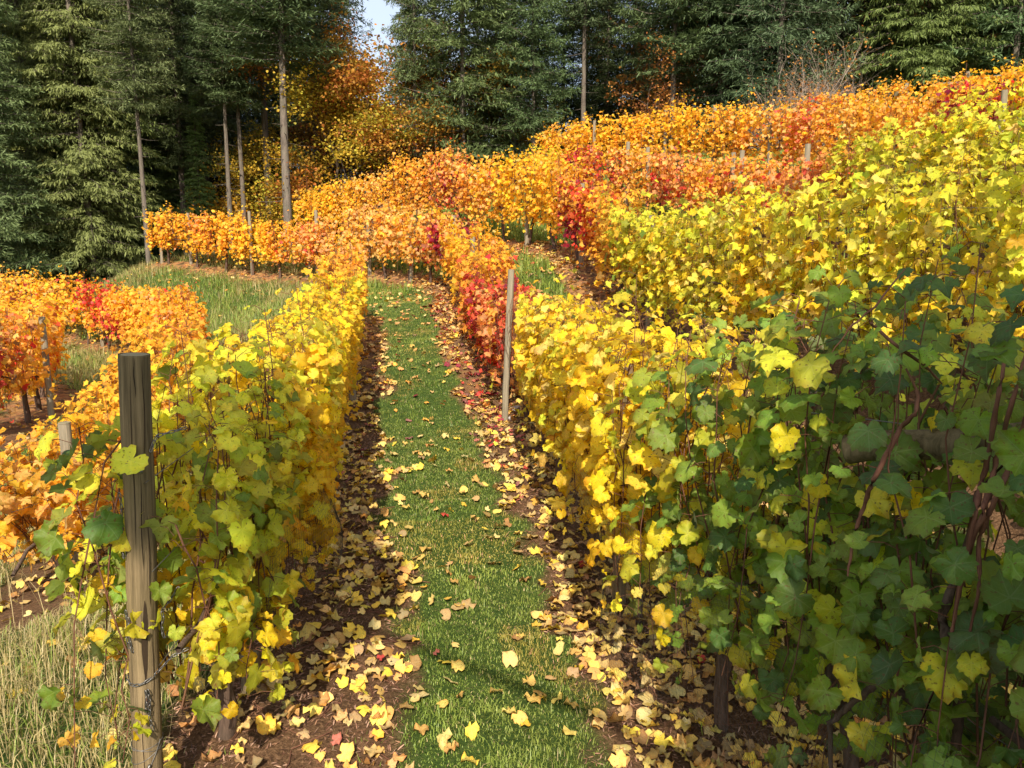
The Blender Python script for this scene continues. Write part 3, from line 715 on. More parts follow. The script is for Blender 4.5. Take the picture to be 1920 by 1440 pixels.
# ------------------------------------------------------------------ trellis posts
def post_mesh(h, r, sides=14, seed=0, taper=.97):
    rr = np.random.default_rng(seed); n = max(6, int(h / .12)); t = np.linspace(0, 1, n)
    p = np.stack([rr.normal(0, .0015, n), rr.normal(0, .0015, n), t * (h + .3) - .3], -1)
    V, F = tubes(p, r * (1 - (1 - taper) * t) * (1 + rr.normal(0, .008, n)), sides)
    return V, F
def disc(r, z, sides=14):
    th = np.arange(sides) / sides * 2 * np.pi
    V = np.vstack([[0, 0, z + .001], np.c_[np.cos(th) * r * .8, np.sin(th) * r * .8, np.full(sides, z)], np.c_[np.cos(th) * r, np.sin(th) * r, np.full(sides, z - .004)]])
    F = [(0, 1 + i, 1 + (i + 1) % sides) for i in range(sides)] + [(1 + i, 1 + sides + i, 1 + sides + (i + 1) % sides) for i in range(sides)] + [(1 + i, 1 + sides + (i + 1) % sides, 1 + (i + 1) % sides) for i in range(sides)]
    return V, np.array(F)
def add_post(x, y, ztop, r, label, lean=(0, 0), mat=M_POST_GREY, seed=0, group='wooden trellis posts'):
    z = float(ground(np.array([x]), np.array([y]))[0]); h = ztop - z
    t = thing('trellis_post', label, 'post', (x, y, z), group)
    V, F = post_mesh(h, r, seed=seed); a = link('shaft', mk_mesh('shaft', V, F, mat), t)
    V, F = disc(r * .985, h); b = link('cut_top', mk_mesh('cut_top', V, F, M_CUT, smooth_=False), t)
    t.rotation_euler = (lean[0], lean[1], 0)
    return t
def row_post(name, px, label, pytop=None, D=None, r=.04, h=None, off=0, lean=(0, 0), mat=M_POST_GREY, seed=0):
    row = R[name]; s = row.s_px(px) if D is None else row.s_near_y(D); x, y = row.at(np.array(s)); T, N = row.frame(np.array([s])); x, y = float(x) + N[0][0] * off, float(y) + N[0][1] * off
    z = row.Z(s); ztop = unp(px, pytop, y)[2] if pytop is not None else z + h
    if pytop is not None: x = unp(px, pytop, y)[0]
    return add_post(x, y, float(ztop), r, label, lean, mat, seed)

# the big end post close on the left
x0, y0, zt = unp(252, 663, 2.45)
xb, _, _ = unp(280, 1440, 2.45)
lean_y = math.atan2(x0 - unp(281, 1440, 2.45)[0], 1.32)
gz0 = float(ground(np.array([-1.18]), np.array([2.45]))[0])
ep_h = zt - gz0; xbase = x0 - math.tan(lean_y) * ep_h
end_post = thing('trellis_post', 'thick dark round end post with chains standing at the left front of the path', 'post', (xbase, y0, gz0), 'wooden trellis posts')
PR = .049
V, F = post_mesh(ep_h, PR, 28, 5, .97); link('shaft', mk_mesh('shaft', V, F, M_POST), end_post)
V, F = disc(PR * .96, ep_h, 28); link('cut_top', mk_mesh('cut_top', V, F, M_CUT, smooth_=False), end_post)
end_post.rotation_euler = (0, lean_y, 0)
def on_post(py, ang, rr=None):
    """point on the post's skin at a picture height; ang measured from the side facing the camera, + to the right"""
    z = unp(265, py, y0)[2] - gz0; rr = PR if rr is None else rr
    fwd = np.array([-x0, -y0, 0]); fwd = fwd / np.linalg.norm(fwd); rt = np.array([-fwd[1], fwd[0], 0]) 
    d = fwd * math.cos(ang) + rt * math.sin(ang)
    return np.array([d[0] * rr, d[1] * rr, z])
# dark split running down the post, a spindle that stands 1 mm proud
t = np.linspace(0, 1, 12); cr = []
for tt in t: cr.append(on_post(1115 + (1270 - 1115) * tt, .12 - .12 * tt + .03 * math.sin(tt * 9), PR + .0008))
cr = np.array(cr); wdt = .0085 * np.sin(np.clip(t * 1.05, 0, 1) * math.pi) ** .7 + .0006
rt = norm(np.cross(cr * [1, 1, 0], np.array([0, 0, 1.0])))
V = np.vstack([cr - rt * wdt[:, None], cr + cr * [1, 1, 0] * .006, cr + rt * wdt[:, None]]); m = len(t)
V[:m] += 0; F = np.array([(i, i + 1, m + i + 1, m + i) for i in range(m - 1)] + [(m + i, m + i + 1, 2 * m + i + 1, 2 * m + i) for i in range(m - 1)])
link('crack', mk_mesh('crack', V, F, M_CRACK), end_post)
for (pa, pb, an, wk) in ((670, 860, .45, .0016), (700, 1010, -.3, .0013), (960, 1130, .5, .0018), (1290, 1470, -.25, .0014), (668, 740, -.05, .0015), (1180, 1340, .55, .0013), (880, 1060, .1, .0012)):
    t = np.linspace(0, 1, 10); cr = np.array([on_post(pa + (pb - pa) * q, an + .035 * math.sin(q * 7 + pa), PR + .0009) for q in t]); wdt = wk * np.sin(t * math.pi) ** .6 + .0002
    rt = norm(np.cross(cr * [1, 1, 0], np.array([0, 0, 1.0]))); V = np.vstack([cr - rt * wdt[:, None], cr + rt * wdt[:, None]]); m = 10
    link('crack', mk_mesh('crack', V, np.array([(i, i + 1, m + i + 1, m + i) for i in range(m - 1)]), M_CRACK), end_post)
# nail head
p = on_post(876, .15); V, F = tubes(np.array([p * [.95, .95, 1], p * [1.07, 1.07, 1], p * [1.08, 1.08, 1]]), np.array([.004, .006, .001]), 8)
link('nail', mk_mesh('nail', V, F, M_WIRE), end_post)
# wire turns low down
th = np.linspace(0, 2 * np.pi, 41)
for k, (zz, tl) in enumerate(((1388, .010), (1394, -.012), (1405, .03))):
    c = np.array([[math.cos(a) * (PR + .002), math.sin(a) * (PR + .002), on_post(zz, 0)[2] + tl * math.sin(a + 1)] for a in th])
    V, F = tubes(c, np.full(41, .0011), 5); link('wire_turn', mk_mesh('wire_turn', V, F, M_WIRE), end_post)
q = np.array([on_post(1380, .9, PR + .004), on_post(1400, .55, PR + .003), on_post(1425, .1, PR + .003)]); V, F = tubes(q, np.full(3, .0015), 5); link('wire_tail', mk_mesh('wire_tail', V, F, M_WIRE), end_post)
q = np.array([on_post(1418, .12, PR + .004), on_post(1432, -.12, PR + .005)]); V, F = tubes(q, np.array([.006, .004]), 4, True); link('wire_clamp', mk_mesh('wire_clamp', V, F, M_CHAIN), end_post)

# chains
def link_tpl(L=.0125, wd=.0065, r=.0017, n=14, k=5):
    th = np.arange(n) / n * 2 * np.pi; c = np.stack([np.cos(th) * wd * .8, np.sin(th) * (L - .001), 0 * th], -1)
    c[:, 0] = np.sign(c[:, 0]) * np.minimum(np.abs(c[:, 0]), wd * .62)
    T = norm(np.roll(c, -1, 0) - np.roll(c, 1, 0)); A = np.array([[0, 0, 1.0]]).repeat(n, 0); B = np.cross(T, A)
    ph = np.arange(k) / k * 2 * np.pi
    V = (c[:, None] + r * (np.cos(ph)[None, :, None] * A[:, None] + np.sin(ph)[None, :, None] * B[:, None])).reshape(-1, 3)
    F = np.array([(i * k + j, ((i + 1) % n) * k + j, ((i + 1) % n) * k + (j + 1) % k, i * k + (j + 1) % k) for i in range(n) for j in range(k)])
    return V, F
LV, LF = link_tpl(); LINK_ME = mk_mesh('chain_link', LV, LF, M_CHAIN)
def chain(label, pts, sag=0.0):
    pts = np.array(pts, float); d = np.r_[0, np.cumsum(np.linalg.norm(np.diff(pts, axis=0), axis=1))]; L = d[-1]; n = max(3, int(L / .0185))
    base = Vector(pts[-1] if pts[-1][2] < pts[0][2] else pts[0]); t = thing('chain', label, 'chain', base, 'chains on the end post')
    for i in range(n):
        a, b = i / n * L, (i + 1) / n * L
        pa = np.array([np.interp(a, d, pts[:, k]) for k in range(3)]); pb = np.array([np.interp(b, d, pts[:, k]) for k in range(3)])
        c = (pa + pb) / 2; dv = Vector(pb - pa).normalized(); ref = Vector((0.3, .9, .1)) if abs(dv.z) > .7 else Vector((0, 0, 1))
        x = dv.cross(ref).normalized(); z = x.cross(dv); 
        if i % 2: x, z = z, -x
        x.rotate(Matrix.Rotation(random.uniform(-.25, .25), 3, dv)); z = x.cross(dv)
        o = bpy.data.objects.new('link', LINK_ME); COL.objects.link(o); o.parent = t
        c = Vector(c) - base; o.matrix_local = Matrix(((x.x, dv.x, z.x, c.x), (x.y, dv.y, z.y, c.y), (x.z, dv.z, z.z, c.z), (0, 0, 0, 1)))
    return t
EP = np.array([xbase, y0, gz0]); RotE = np.array(Matrix.Rotation(lean_y, 3, 'Y'))
def wpt(py, ang, rr): return RotE @ on_post(py, ang, rr) + EP
def drop(p, q, n=6, sw=.004): return [p + (q - p) * t + np.array([math.sin(t * 7) * sw, 0, 0]) for t in np.linspace(0, 1, n)]
a = wpt(918, -1.35, PR + .010); chain('long hanging chain on the upper left side of the end post', drop(a, a - [0, 0, .215]))
a = wpt(960, -1.3, PR + .016); chain('short doubled chain end beside the long hanging chain', drop(a, a - [-.004, 0, .145]))
a = wpt(1135, -1.25, PR + .006); chain('chain hanging at the left edge of the end post near the yellow leaf', drop(a, a - [0, 0, .135]))
a = wpt(1145, -.95, PR + .008); chain('slack chain tail against the left face of the end post', drop(a, a - [-.006, 0, .125]))
a = wpt(1145, 1.3, PR + .010); chain('chain hanging on the shaded right side of the end post', [a + np.array([.05, .03, .07]), a + np.array([.02, 0, .02]), *drop(a, a - [0, 0, .10])])
chain('chain wrapped level round the lower end post', [wpt(1264, g_, PR + .005) + np.array([0, 0, .012 * math.sin(g_ * 2)]) for g_ in np.linspace(-1.7, .25, 9)] + [wpt(1250, 1.1, PR + .01), wpt(1238, 1.5, PR + .035), wpt(1228, 1.55, PR + .09)])
a = wpt(1278, .12, PR + .007); chain('chain tail dangling from the level wrap on the end post', drop(a, a - [-.004, 0, .15]))
a = wpt(1278, -.02, PR + .009); chain('shorter chain tail beside the dangling one on the end post', drop(a, a - [-.002, 0, .085]))
chain('chain hooked round the upper right of the end post into the leaves', [wpt(842, .75, PR + .006), wpt(826, .95, PR + .008), wpt(816, 1.3, PR + .012), wpt(812, 1.5, PR + .05), wpt(806, 1.6, PR + .10)])

# other posts (label tells which)
row_post('path_left', 468, 'short pale stump of a post under the yellow leaves near the mulch', 1225, 3.2, .043, mat=M_POST, seed=2)
add_post(*unp(1172, 620, 4.4)[:2], -.62, .041, 'round post under the yellow vines right of the path, its foot in leaves', (0, .01), M_POST, 3)
xx, yy, zz = unp(957, 505, 8.1); add_post(unp(946, 765, 8.1)[0], yy, zz, .035, 'leaning grey post beside the red vine right of the path', (0, .045), M_POST_GREY, 4)
add_post(*unp(1527, 760, 3.3)[:2], unp(1527, 735, 3.3)[2], .036, 'slim post almost hidden in the dark green leaves at the brace rail', (0, 0), M_POST, 5)
for px, top, nm, D, lb in ((886, 440, 'path_right', 11.8, 'post in the bend of the row right of the path below the small lawn'), (770, 425, 'path_right', 15.5, 'grey post where the row behind the path end turns left'),
        (851, 400, 'path_right', 13.7, 'post beside the crimson leaves in the row bend'), (690, 400, 'path_right', 17, 'post behind the far end of the grass path'),
        (592, 390, 'path_right', 18.2, 'post above the grass bank near the far end of the left row'), (467, 392, 'path_right', 19.5, 'post in the golden row on top of the grass bank'), (352, 395, 'path_right', 20.6, 'post in the golden row on the bank near its left end'), (297, 393, 'path_right', 21, 'end post of the golden row beside the tall bare trunk'),
        (988, 300, 'second', 14.5, 'grey post standing on the small lawn between two rows'), (1222, 400, 'second', 9.4, 'pale post behind the yellow vines right of the path'), (1092, 340, 'second', 12.4, 'post at the red vine of the second row'),
        (1115, 222, 'fourth', 20, 'tall post sticking out of the fourth row near its left end'), (1249, 200, 'fourth', 18.5, 'tall post in the fourth row below the dark conifers'), (1341, 193, 'fourth', 17.3, 'post top just showing in the fourth row left of the bare bush'), (1446, 214, 'fourth', 15.9, 'tall post in the fourth row beside the bare bush'),
        (1375, 282, 'third', 13, 'post top among the red vines of the third row'), (1392, 278, 'third', 12.8, 'second post top beside another among the red vines'), (1515, 266, 'third', 11.3, 'short post top beside crimson leaves in the third row'), (1215, 272, 'third', 15.5, 'post in the orange part of the third row'), (1178, 262, 'third', 16.1, 'small post left in the orange third row'),
        (1815, 130, 'fifth', 16.2, 'post with cross rail in the topmost row'), (1700, 152, 'fifth', 17.6, 'low post in the middle of the topmost row'), (1884, 165, 'fourth', 10.8, 'post top by the crimson leaves near the right edge'),
        (120, 788, 'lower', 5.0, 'pale-topped post in the orange vine at lower left'), (185, 560, 'lower', 17.4, 'post beside the bright red shoots of the lower row'), (60, 548, 'lower', 18.8, 'post far left in the lower row'), (78, 590, 'outer', 9.8, 'post in the outermost row by the dark trunks'), (672, 470, 'path_left', 12.2, 'post at the far end of the row left of the path'), (655, 560, 'path_left', 8.5, 'post halfway along the row left of the path')):
    up_ = nm in ('third', 'fourth', 'fifth'); row_post(nm, px, lb, top + 4, D, .04, seed=px, off=-.16 if up_ else 0, mat=M_POST_GREY)

def rail(p, q, r, label, mat=M_POST_GREY):
    p, q = np.array(p, float), np.array(q, float); t = thing('brace_rail', label, 'rail', tuple(p), 'brace rails of the trellis')
    n = 12; path = np.array([(q - p) * a + [0, 0, .004 * math.sin(a * 9)] for a in np.linspace(0, 1, n)])
    V, F = tubes(path, r * (1 + np.random.default_rng(3).normal(0, .02, n)), 16); link('log', mk_mesh('log', V, F, mat), t)
    d = norm((q - p)[None])[0]
    A = norm(np.cross(d, [0, 0, 1.0])[None])[0]; B = np.cross(d, A); th = np.arange(16) / 16 * 2 * np.pi
    for e, pt in ((-1, path[0]), (1, path[-1])):
        ring = pt + d * e * .001 + r * (np.cos(th)[:, None] * A + np.sin(th)[:, None] * B); V = np.vstack([pt + d * e * .003, ring]); F = np.array([(0, 1 + i, 1 + (i + 1) % 16) for i in range(16)])
        link('sawn_end', mk_mesh('sawn_end', V, F, M_CUT, smooth_=False), t)
rail(unp(1590, 842, 2.12), unp(2060, 815, 1.74), .041, 'weathered round log rail lying level in the dark green leaves at right', M_POST)
rail(unp(1818, 152, 16.2), unp(1905, 140, 15.6), .045, 'brown cross rail fixed to the post in the topmost row')
rail(unp(1680, 176, 17.6), unp(1700, 175, 17.8), .05, 'short grey rail end showing in the topmost row')
rail(unp(1770, 158, 16.8), unp(1812, 155, 16.3), .035, 'thin rail left of the post in the topmost row')

# wires and drip hose along the near rows
for name, phr in (('path_left', 'row left of the path'), ('path_right', 'row right of the path'), ('second', 'second row up the slope'), ('lower', 'row below the grass bank')):
    row = R[name]; b = (float(row.xy[0, 0]), float(row.xy[0, 1]), float(row.z[0])); t = thing('trellis_wires', 'steel wires strung between the posts of the ' + phr, 'wire', b)
    ss = np.linspace(0, row.len, 60); x, y = row.at(ss); z = row.Z(ss)
    for k, f in enumerate((.40, .62, .82)):
        p = np.stack([x, y, z + row.H(ss) * f + .008 * np.sin(ss * 1.4)], -1) - b
        V, F = tubes(p, np.full(60, .0019), 4); link('wire', mk_mesh('wire', V, F, M_WIRE), t)

# stout brown shoots standing out of the near right vine: parts of that vine
near_v = [o for o in bpy.data.objects if o.name.startswith('grapevine') and o.get('group', '').endswith(PHR['path_right'])]
near_v = min(near_v, key=lambda o: (o.location.x - 1.2) ** 2 + (o.location.y - 2.0) ** 2)
for k, (D_, r_, pts) in enumerate(((1.85, .0042, [(1630, 604), (1642, 613), (1690, 655), (1730, 682), (1765, 720)]),
        (1.82, .0062, [(1700, 690), (1722, 740), (1716, 775), (1690, 800), (1657, 863), (1633, 910), (1617, 953), (1600, 1010), (1590, 1080)]),
        (1.66, .0062, [(1890, 640), (1872, 740), (1857, 837), (1843, 900), (1830, 960), (1812, 1050), (1800, 1120)]), (1.65, .0068, [(1925, 660), (1895, 760), (1873, 847), (1858, 905), (1843, 960), (1806, 1060), (1790, 1150), (1780, 1220)]), (1.63, .006, [(1950, 700), (1915, 800), (1893, 873), (1875, 915), (1857, 957), (1835, 1010), (1835, 1110), (1815, 1200)]),
        (1.74, .013, [(1822, 985), (1800, 1070), (1766, 1147), (1775, 1213), (1800, 1300), (1790, 1420), (1800, 1520)]), (1.76, .010, [(1795, 1130), (1812, 1240), (1770, 1330), (1765, 1440), (1780, 1540)]), (2.0, .011, [(1560, 1480), (1555, 1360), (1600, 1315), (1650, 1280), (1700, 1265)]),
        (1.9, .003, [(1697, 505), (1640, 575), (1600, 610), (1560, 660)]))):
    Pc = np.array([unp(a, b, D_ + .03 * math.sin(i * 2.1 + k)) for i, (a, b) in enumerate(pts)]) - np.array(near_v.location)
    tt = np.linspace(0, len(Pc) - 1, len(Pc) * 4); Q = np.stack([np.interp(tt, np.arange(len(Pc)), Pc[:, q]) for q in range(3)], -1); Q += RNG.normal(0, .0012, Q.shape)
    V, F = tubes(Q, r_ * (1 + RNG.normal(0, .10, len(Q))) * np.sin(np.linspace(.12, math.pi - (.12 if r_ < .010 else 1.2), len(Q))) ** .45, 7); link('cane', mk_mesh('cane', V, F, M_CANE if r_ < .010 else M_VBARK), near_v)

# bird nets on the near vines: thin strands, joined
def net(name_row, s0, s1, h0, h1, side, label, off=.27, cell=.021, seed=0):
    row = R[name_row]; rr = np.random.default_rng(seed)
    S = np.arange(s0, s1, cell); Hh = np.arange(h0, h1, cell)
    def pos(s, h):
        x, y = row.at(s); T, N = row.frame(s); z = row.Z(s)
        o = off + .05 * np.sin(s * 5 + h * 3) + .035 * np.sin(h * 9 + s * 2.3) - .12 * np.clip((.35 - h) / .35, 0, 1)
        return np.stack([x, y, z + h + .03 * np.sin(s * 4)], -1) + N * (side * o)[..., None]
    SS, HH = np.meshgrid(S, Hh, indexing='ij'); P = pos(SS.ravel(), HH.ravel()).reshape(len(S), len(Hh), 3)
    P += rr.normal(0, .0015, P.shape)
    b = P[0, 0].copy(); a = tubes(P, np.full(P.shape[:2], .00042), 3); c = tubes(P.transpose(1, 0, 2), np.full(P.shape[:2][::-1], .00042), 3)
    V, F = join([a, c]); o = thing('bird_net', label, 'net', tuple(b), me=mk_mesh('bird_net', V - b, F, M_NET)); return o
net('path_left', .35, 2.0, .32, .85, 1, 'fine black bird net over the yellow leaves behind the end post', .28)
net('path_right', .9, 3.6, .18, .92, -1, 'fine black bird net draped on the dark green vines', .32, .023)

# ------------------------------------------------------------------ ground cover
def in_view(x, y, z, pad=80):
    qx, qy, d = proj(np.stack([x, y, z], -1)); return (d > .5) & (qx > -pad) & (qx < 1920 + pad) & (qy < 1440 + 2 * pad) & (qy > -pad)

def blades(name, x, y, h, wd, lean, cols, rng, segs=2):
    z = ground(x, y); ok = in_view(x, y, z, 60); x, y, z, h, wd, cols = x[ok], y[ok], z[ok], h[ok], wd[ok], cols[ok]
    n = len(x); th = rng.uniform(0, 2 * np.pi, n); dv = np.stack([np.cos(th), np.sin(th), 0 * th], -1); la = rng.normal(0, lean, (n, 1)) 
    bend = np.abs(la) * dv; face = norm(np.stack([-np.sin(th + rng.normal(0, .6, n)), np.cos(th), 0 * th], -1))
    P = np.stack([x, y, z - .004], -1); up = np.array([0, 0, 1.0])
    if segs == 2:
        a = P - face * wd[:, None]; b = P + face * wd[:, None]; m = P + (up * .62 + bend * .35) * h[:, None]
        c = m + face * wd[:, None] * .75; d = m - face * wd[:, None] * .75; e = P + (up * (1 - .25 * np.abs(la)) + bend) * h[:, None]
        V = np.stack([a, b, c, d, e], 1).reshape(-1, 3); F = (np.array([[0, 1, 2], [0, 2, 3], [3, 2, 4]])[None] + (np.arange(n) * 5)[:, None, None]).reshape(-1, 3)
        sh = np.array([.55, .55, .95, .95, 1.15])
    else:
        V = np.stack([P - face * wd[:, None], P + face * wd[:, None], P + (up * (1 - .25 * np.abs(la)) + bend) * h[:, None]], 1).reshape(-1, 3)
        F = np.arange(n * 3).reshape(-1, 3); sh = np.array([.7, .7, 1.1])
    C = (cols[:, None] * np.ones(len(sh))[None, :, None]).reshape(-1, 3)
    o = link(name, mk_mesh(name, V, F, M_GRASS, C)); o['kind'] = 'stuff'; return n

def gcols(x, y, rng, dry=.15, k=1.0):
    n = len(x); base = np.array([[.12, .20, .03]]); alt = np.array([[.28, .32, .07]]); dr = np.array([[.42, .34, .16]])
    f = vnoise(x, y, 12, .5)[:, None] * .6 + rng.random((n, 1)) * .4; c = base * (1 - f) + alt * f
    m = rng.random(n) < dry; c[m] = dr * rng.uniform(.6, 1.2, (m.sum(), 1)); return c * k * rng.uniform(.75, 1.25, (n, 1))

rg = np.random.default_rng(99)
total = 0
def scatter(x0_, x1_, y0_, y1_, dens):
    n = int((x1_ - x0_) * (y1_ - y0_) * dens); return rg.uniform(x0_, x1_, n), rg.uniform(y0_, y1_, n)
def left_of(x, y): return x < np.interp(y, R['path_left'].xy[:, 1], R['path_left'].xy[:, 0])
def right_of(x, y): return x > np.interp(y, R['path_right'].xy[:30 * 12, 1][:110], R['path_right'].xy[:110, 0])
# lawn of the path
for (ya, yb, dens, seg, wd_) in ((2.1, 4.5, 9500, 2, .0020), (4.5, 8, 6000, 2, .0027), (8, 15.5, 3000, 1, .0045)):
    x, y = scatter(-3.2, 1.2, ya, yb, dens); so = soil_amount(x, y); keep = (so < .5) & ~left_of(x, y) & (rg.random(len(x)) > .0)
    thin = (so > .15) & (rg.random(len(x)) < .5); keep &= ~thin
    x, y = x[keep], y[keep]; tuft = vnoise(x, y, 14, .18)
    total += blades('grass', x, y, (.013 + .036 * tuft ** 1.5 * rg.random(len(x)) + .04 * (rg.random(len(x)) < .015)) * (1 + .3 * (seg == 1)), np.full(len(x), wd_), .75, gcols(x, y, rg, .07, 1.05) * (1 + .35 * (vnoise(x, y, 44, .6) - .5))[:, None] * np.where(vnoise(x, y, 45, .35)[:, None] > .66, np.array([[1.5, 1.05, 1.2]]), 1.0), rg, seg)
# dry long grass, lower left
x, y = scatter(-5.5, -1.25, 2.2, 8, 2600); keep = left_of(x, y) & (soil_amount(x, y) < .6); x, y = x[keep], y[keep]; tf = vnoise(x, y, 15, .3) * (.4 + .6 * rg.random(len(x)))
total += blades('grass', x, y, .05 + .17 * tf, np.full(len(x), .0021), .8, gcols(x, y, rg, .72, 1.1), rg, 2)
# stalks
x, y = scatter(-4.5, -1.3, 2.6, 6, 22); keep = left_of(x, y); x, y = x[keep], y[keep]
total += blades('grass', x, y, rg.uniform(.25, .5, len(x)), np.full(len(x), .0016), .45, np.tile([[.5, .4, .2]], (len(x), 1)), rg, 2)
# bank and far lawns
x, y = scatter(-12, 7, 8, 21.5, 560); keep = (soil_amount(x, y) < .5) & ((left_of(x, y)) | (y > 14.5) | (x > -.4)) & (y > 8.0); x, y = x[keep], y[keep]; tf = vnoise(x, y, 16, .6)
gc = gcols(x, y, rg, .0, 1.15); f = smooth(.45, .62, vnoise(x, y, 18, 1.1))[:, None]; tanc = np.array([[.38, .32, .13]]) * rg.uniform(.6, 1.2, (len(x), 1))
bank = ((x < -2.9) & (y > 12.2))[:, None]; gc = np.where(bank & (rg.random((len(x), 1)) < .32 + .45 * f), tanc, gc)
total += blades('grass', x, y, .09 + .26 * tf * rg.random(len(x)), np.full(len(x), .008), .8, gc, rg, 1)
# few weeds in the strips
x, y = scatter(-2.5, 1.5, 2.3, 12, 500); so = soil_amount(x, y); keep = (so > .5) & (vnoise(x, y, 19, .3) > .68); x, y = x[keep], y[keep]
total += blades('grass', x, y, .02 + .04 * rg.random(len(x)), np.full(len(x), .0028), .8, gcols(x, y, rg, .3), rg, 1)
print('blades', total)

# bark mulch: loose chips and twigs on the strips
x, y = scatter(-2.6, 1.9, 2.2, 9, 3400); so = soil_amount(x, y); keep = (so > rg.random(len(x)) * .9); x, y = x[keep], y[keep]
z = ground(x, y) + rg.uniform(0, .008, len(x)); ok = in_view(x, y, z, 40); x, y, z = x[ok], y[ok], z[ok]; n = len(x)
CHV = np.array([(-1, -.12, 0), (0, -.2, .06), (1, -.08, 0), (1, .1, 0), (0, .22, .05), (-1, .1, 0)]); CHF = np.array([(0, 1, 4), (0, 4, 5), (1, 2, 3), (1, 3, 4)])
th = rg.uniform(0, 2 * np.pi, n); Nn = np.stack([rg.normal(0, .35, n), rg.normal(0, .35, n), np.ones(n)], -1); X, Y, Z = basis(Nn, np.stack([np.cos(th), np.sin(th), 0 * th], -1), rg.uniform(.004, .017, n))
V, F = inst(CHV, CHF, np.stack([x, y, z], -1), Y, X, Z)
cc = np.array([(.13, .06, .035), (.25, .13, .08), (.36, .22, .15), (.07, .035, .02), (.3, .16, .09)])[rg.integers(0, 5, n)] * rg.uniform(.7, 1.2, (n, 1))
mu = link('mulch', mk_mesh('mulch', V, F, M_CHIP, np.repeat(cc, 6, 0), smooth_=False)); mu['kind'] = 'stuff'
# twigs
x, y = scatter(-2.4, 1.7, 2.3, 7, 30); keep = soil_amount(x, y) > .5; x, y = x[keep], y[keep]; n = len(x); th = rg.uniform(0, np.pi, n); l = rg.uniform(.05, .16, n)
pp = []
for k in (-1, -.3, .4, 1):
    xx_ = x + np.cos(th) * l * k + rg.normal(0, .006, n); yy_ = y + np.sin(th) * l * k + rg.normal(0, .006, n); pp.append(np.stack([xx_, yy_, ground(xx_, yy_) + .008], -1))
V, F = tubes(np.stack(pp, 1), np.full((n, 4), .0026), 4); tw = link('twigs', mk_mesh('twigs', V, F, M_CANE)); tw['kind'] = 'stuff'

# fallen leaves
FC = {'tan': (.60, .41, .11), 'yel': (.80, .57, .07), 'pale': (.68, .53, .19), 'sal': (.52, .30, .09), 'brn': (.32, .18, .06), 'red': (.45, .05, .04), 'crim': (.22, .02, .04), 'ora': (.75, .34, .06)}
def fallen_pick(x, y, rng):
    n = len(x); out = np.empty((n, 3)); words = []
    keys = list(FC); cols_ = np.array([FC[k] for k in keys])
    redz = np.exp(-(((x + .35) / .9) ** 2 + ((y - 9.3) / 1.6) ** 2)) + .8 * np.exp(-(((x + 1.2) / .7) ** 2 + ((y - 13.2) / 1.1) ** 2))
    far = smooth(6, 12, y)
    wt = np.stack([.30 + 0 * x, .30 * (1 - far) + .05, .16 * (1 - .5 * far), .10 + .25 * far, .12 + 0 * x, .008 + redz * .4, .0 + redz * .35, .03 + .3 * far], -1)
    cw = np.cumsum(wt, -1) / wt.sum(-1, keepdims=True); k = (rng.random((n, 1)) > cw).sum(1)
    return np.clip(cols_[k] * rng.uniform(.75, 1.2, (n, 1)) * (1 + rng.normal(0, .06, (n, 3))), .01, .9), k
x, y = scatter(-3.6, 1.8, 2.2, 15.5, 400); so = soil_amount(x, y); dR = row_dist(x, y, ['path_right'])
onpath = ~left_of(x, y) | (y > 12)
clus = smooth(.25, .7, vnoise(x, y, 23, .4))
pr_ = np.where(so > .5, np.where(left_of(x, y), .15, .46 + .54 * clus), .045 + .09 * clus)
pr_ = pr_ * np.where(dR < .75, 1.15, .75) * np.where((y < 3.3) & (dR > .8), .8, 1) * np.where((y > 8) , 1.0, 1)
keep = rg.random(len(x)) < pr_; x, y = x[keep], y[keep]
x2, y2 = scatter(-11.5, -2, 11.5, 21.5, 22); d2_ = row_dist(x2, y2); k2 = (d2_ < .9) | (rg.random(len(x2)) < .10); x2, y2 = x2[k2], y2[k2]
x3, y3 = scatter(-6.5, -2.4, 4.5, 13, 34); d3 = row_dist(x3, y3, ['lower', 'outer']); k3 = (d3 < .7) & (rg.random(len(x3)) < .9); x3, y3 = x3[k3], y3[k3]
x4, y4 = scatter(-.5, 4, 8, 14.5, 16); 
x5, y5 = scatter(.6, 2.2, 2.3, 7, 60)
x = np.r_[x, x2, x3, x4, x5]; y = np.r_[y, y2, y3, y4, y5]
z = ground(x, y) + .012 + rg.uniform(0, .02, len(x)); ok = in_view(x, y, z, 60); x, y, z = x[ok], y[ok], z[ok]; n = len(x)
so = soil_amount(x, y); z = z + np.where(so < .5, .009, 0)
C, ck = fallen_pick(x, y, rg)
th = rg.uniform(0, 2 * np.pi, n); tilt = rg.normal(0, .30, (n, 2)); Nn = np.stack([tilt[:, 0], tilt[:, 1] - .05, np.where(rg.random(n) < .5, 1, -1)], -1)
X, Y, Z = basis(Nn, np.stack([np.cos(th), np.sin(th), 0 * th], -1), rg.uniform(.022, .052, n))
CURL = [leaf_tpl(22, True, s, c, .06, f, w_) for s, c, f, w_ in ((11, .7, .4, .3), (12, 1.1, .3, .35), (13, .4, .7, .25), (14, -.7, .5, .35), (15, 1.3, .5, .2))]
CURL_LO = [leaf_tpl(11, False, s, c, 0, f, w_) for s, c, f, w_ in ((11, .6, .35, .2), (12, .9, .4, .25), (13, .3, .5, .2))]
CURL_ME = [mk_mesh('fallen_leaf_%s' % 'abcde'[i], V, F, M_FALLEN_O, luv=V) for i, (V, F) in enumerate(CURL)]
P = np.stack([x, y, z], -1); o_ = np.argsort(y); near_i = o_[:300]; rest = o_[300:]
print('fallen', n)
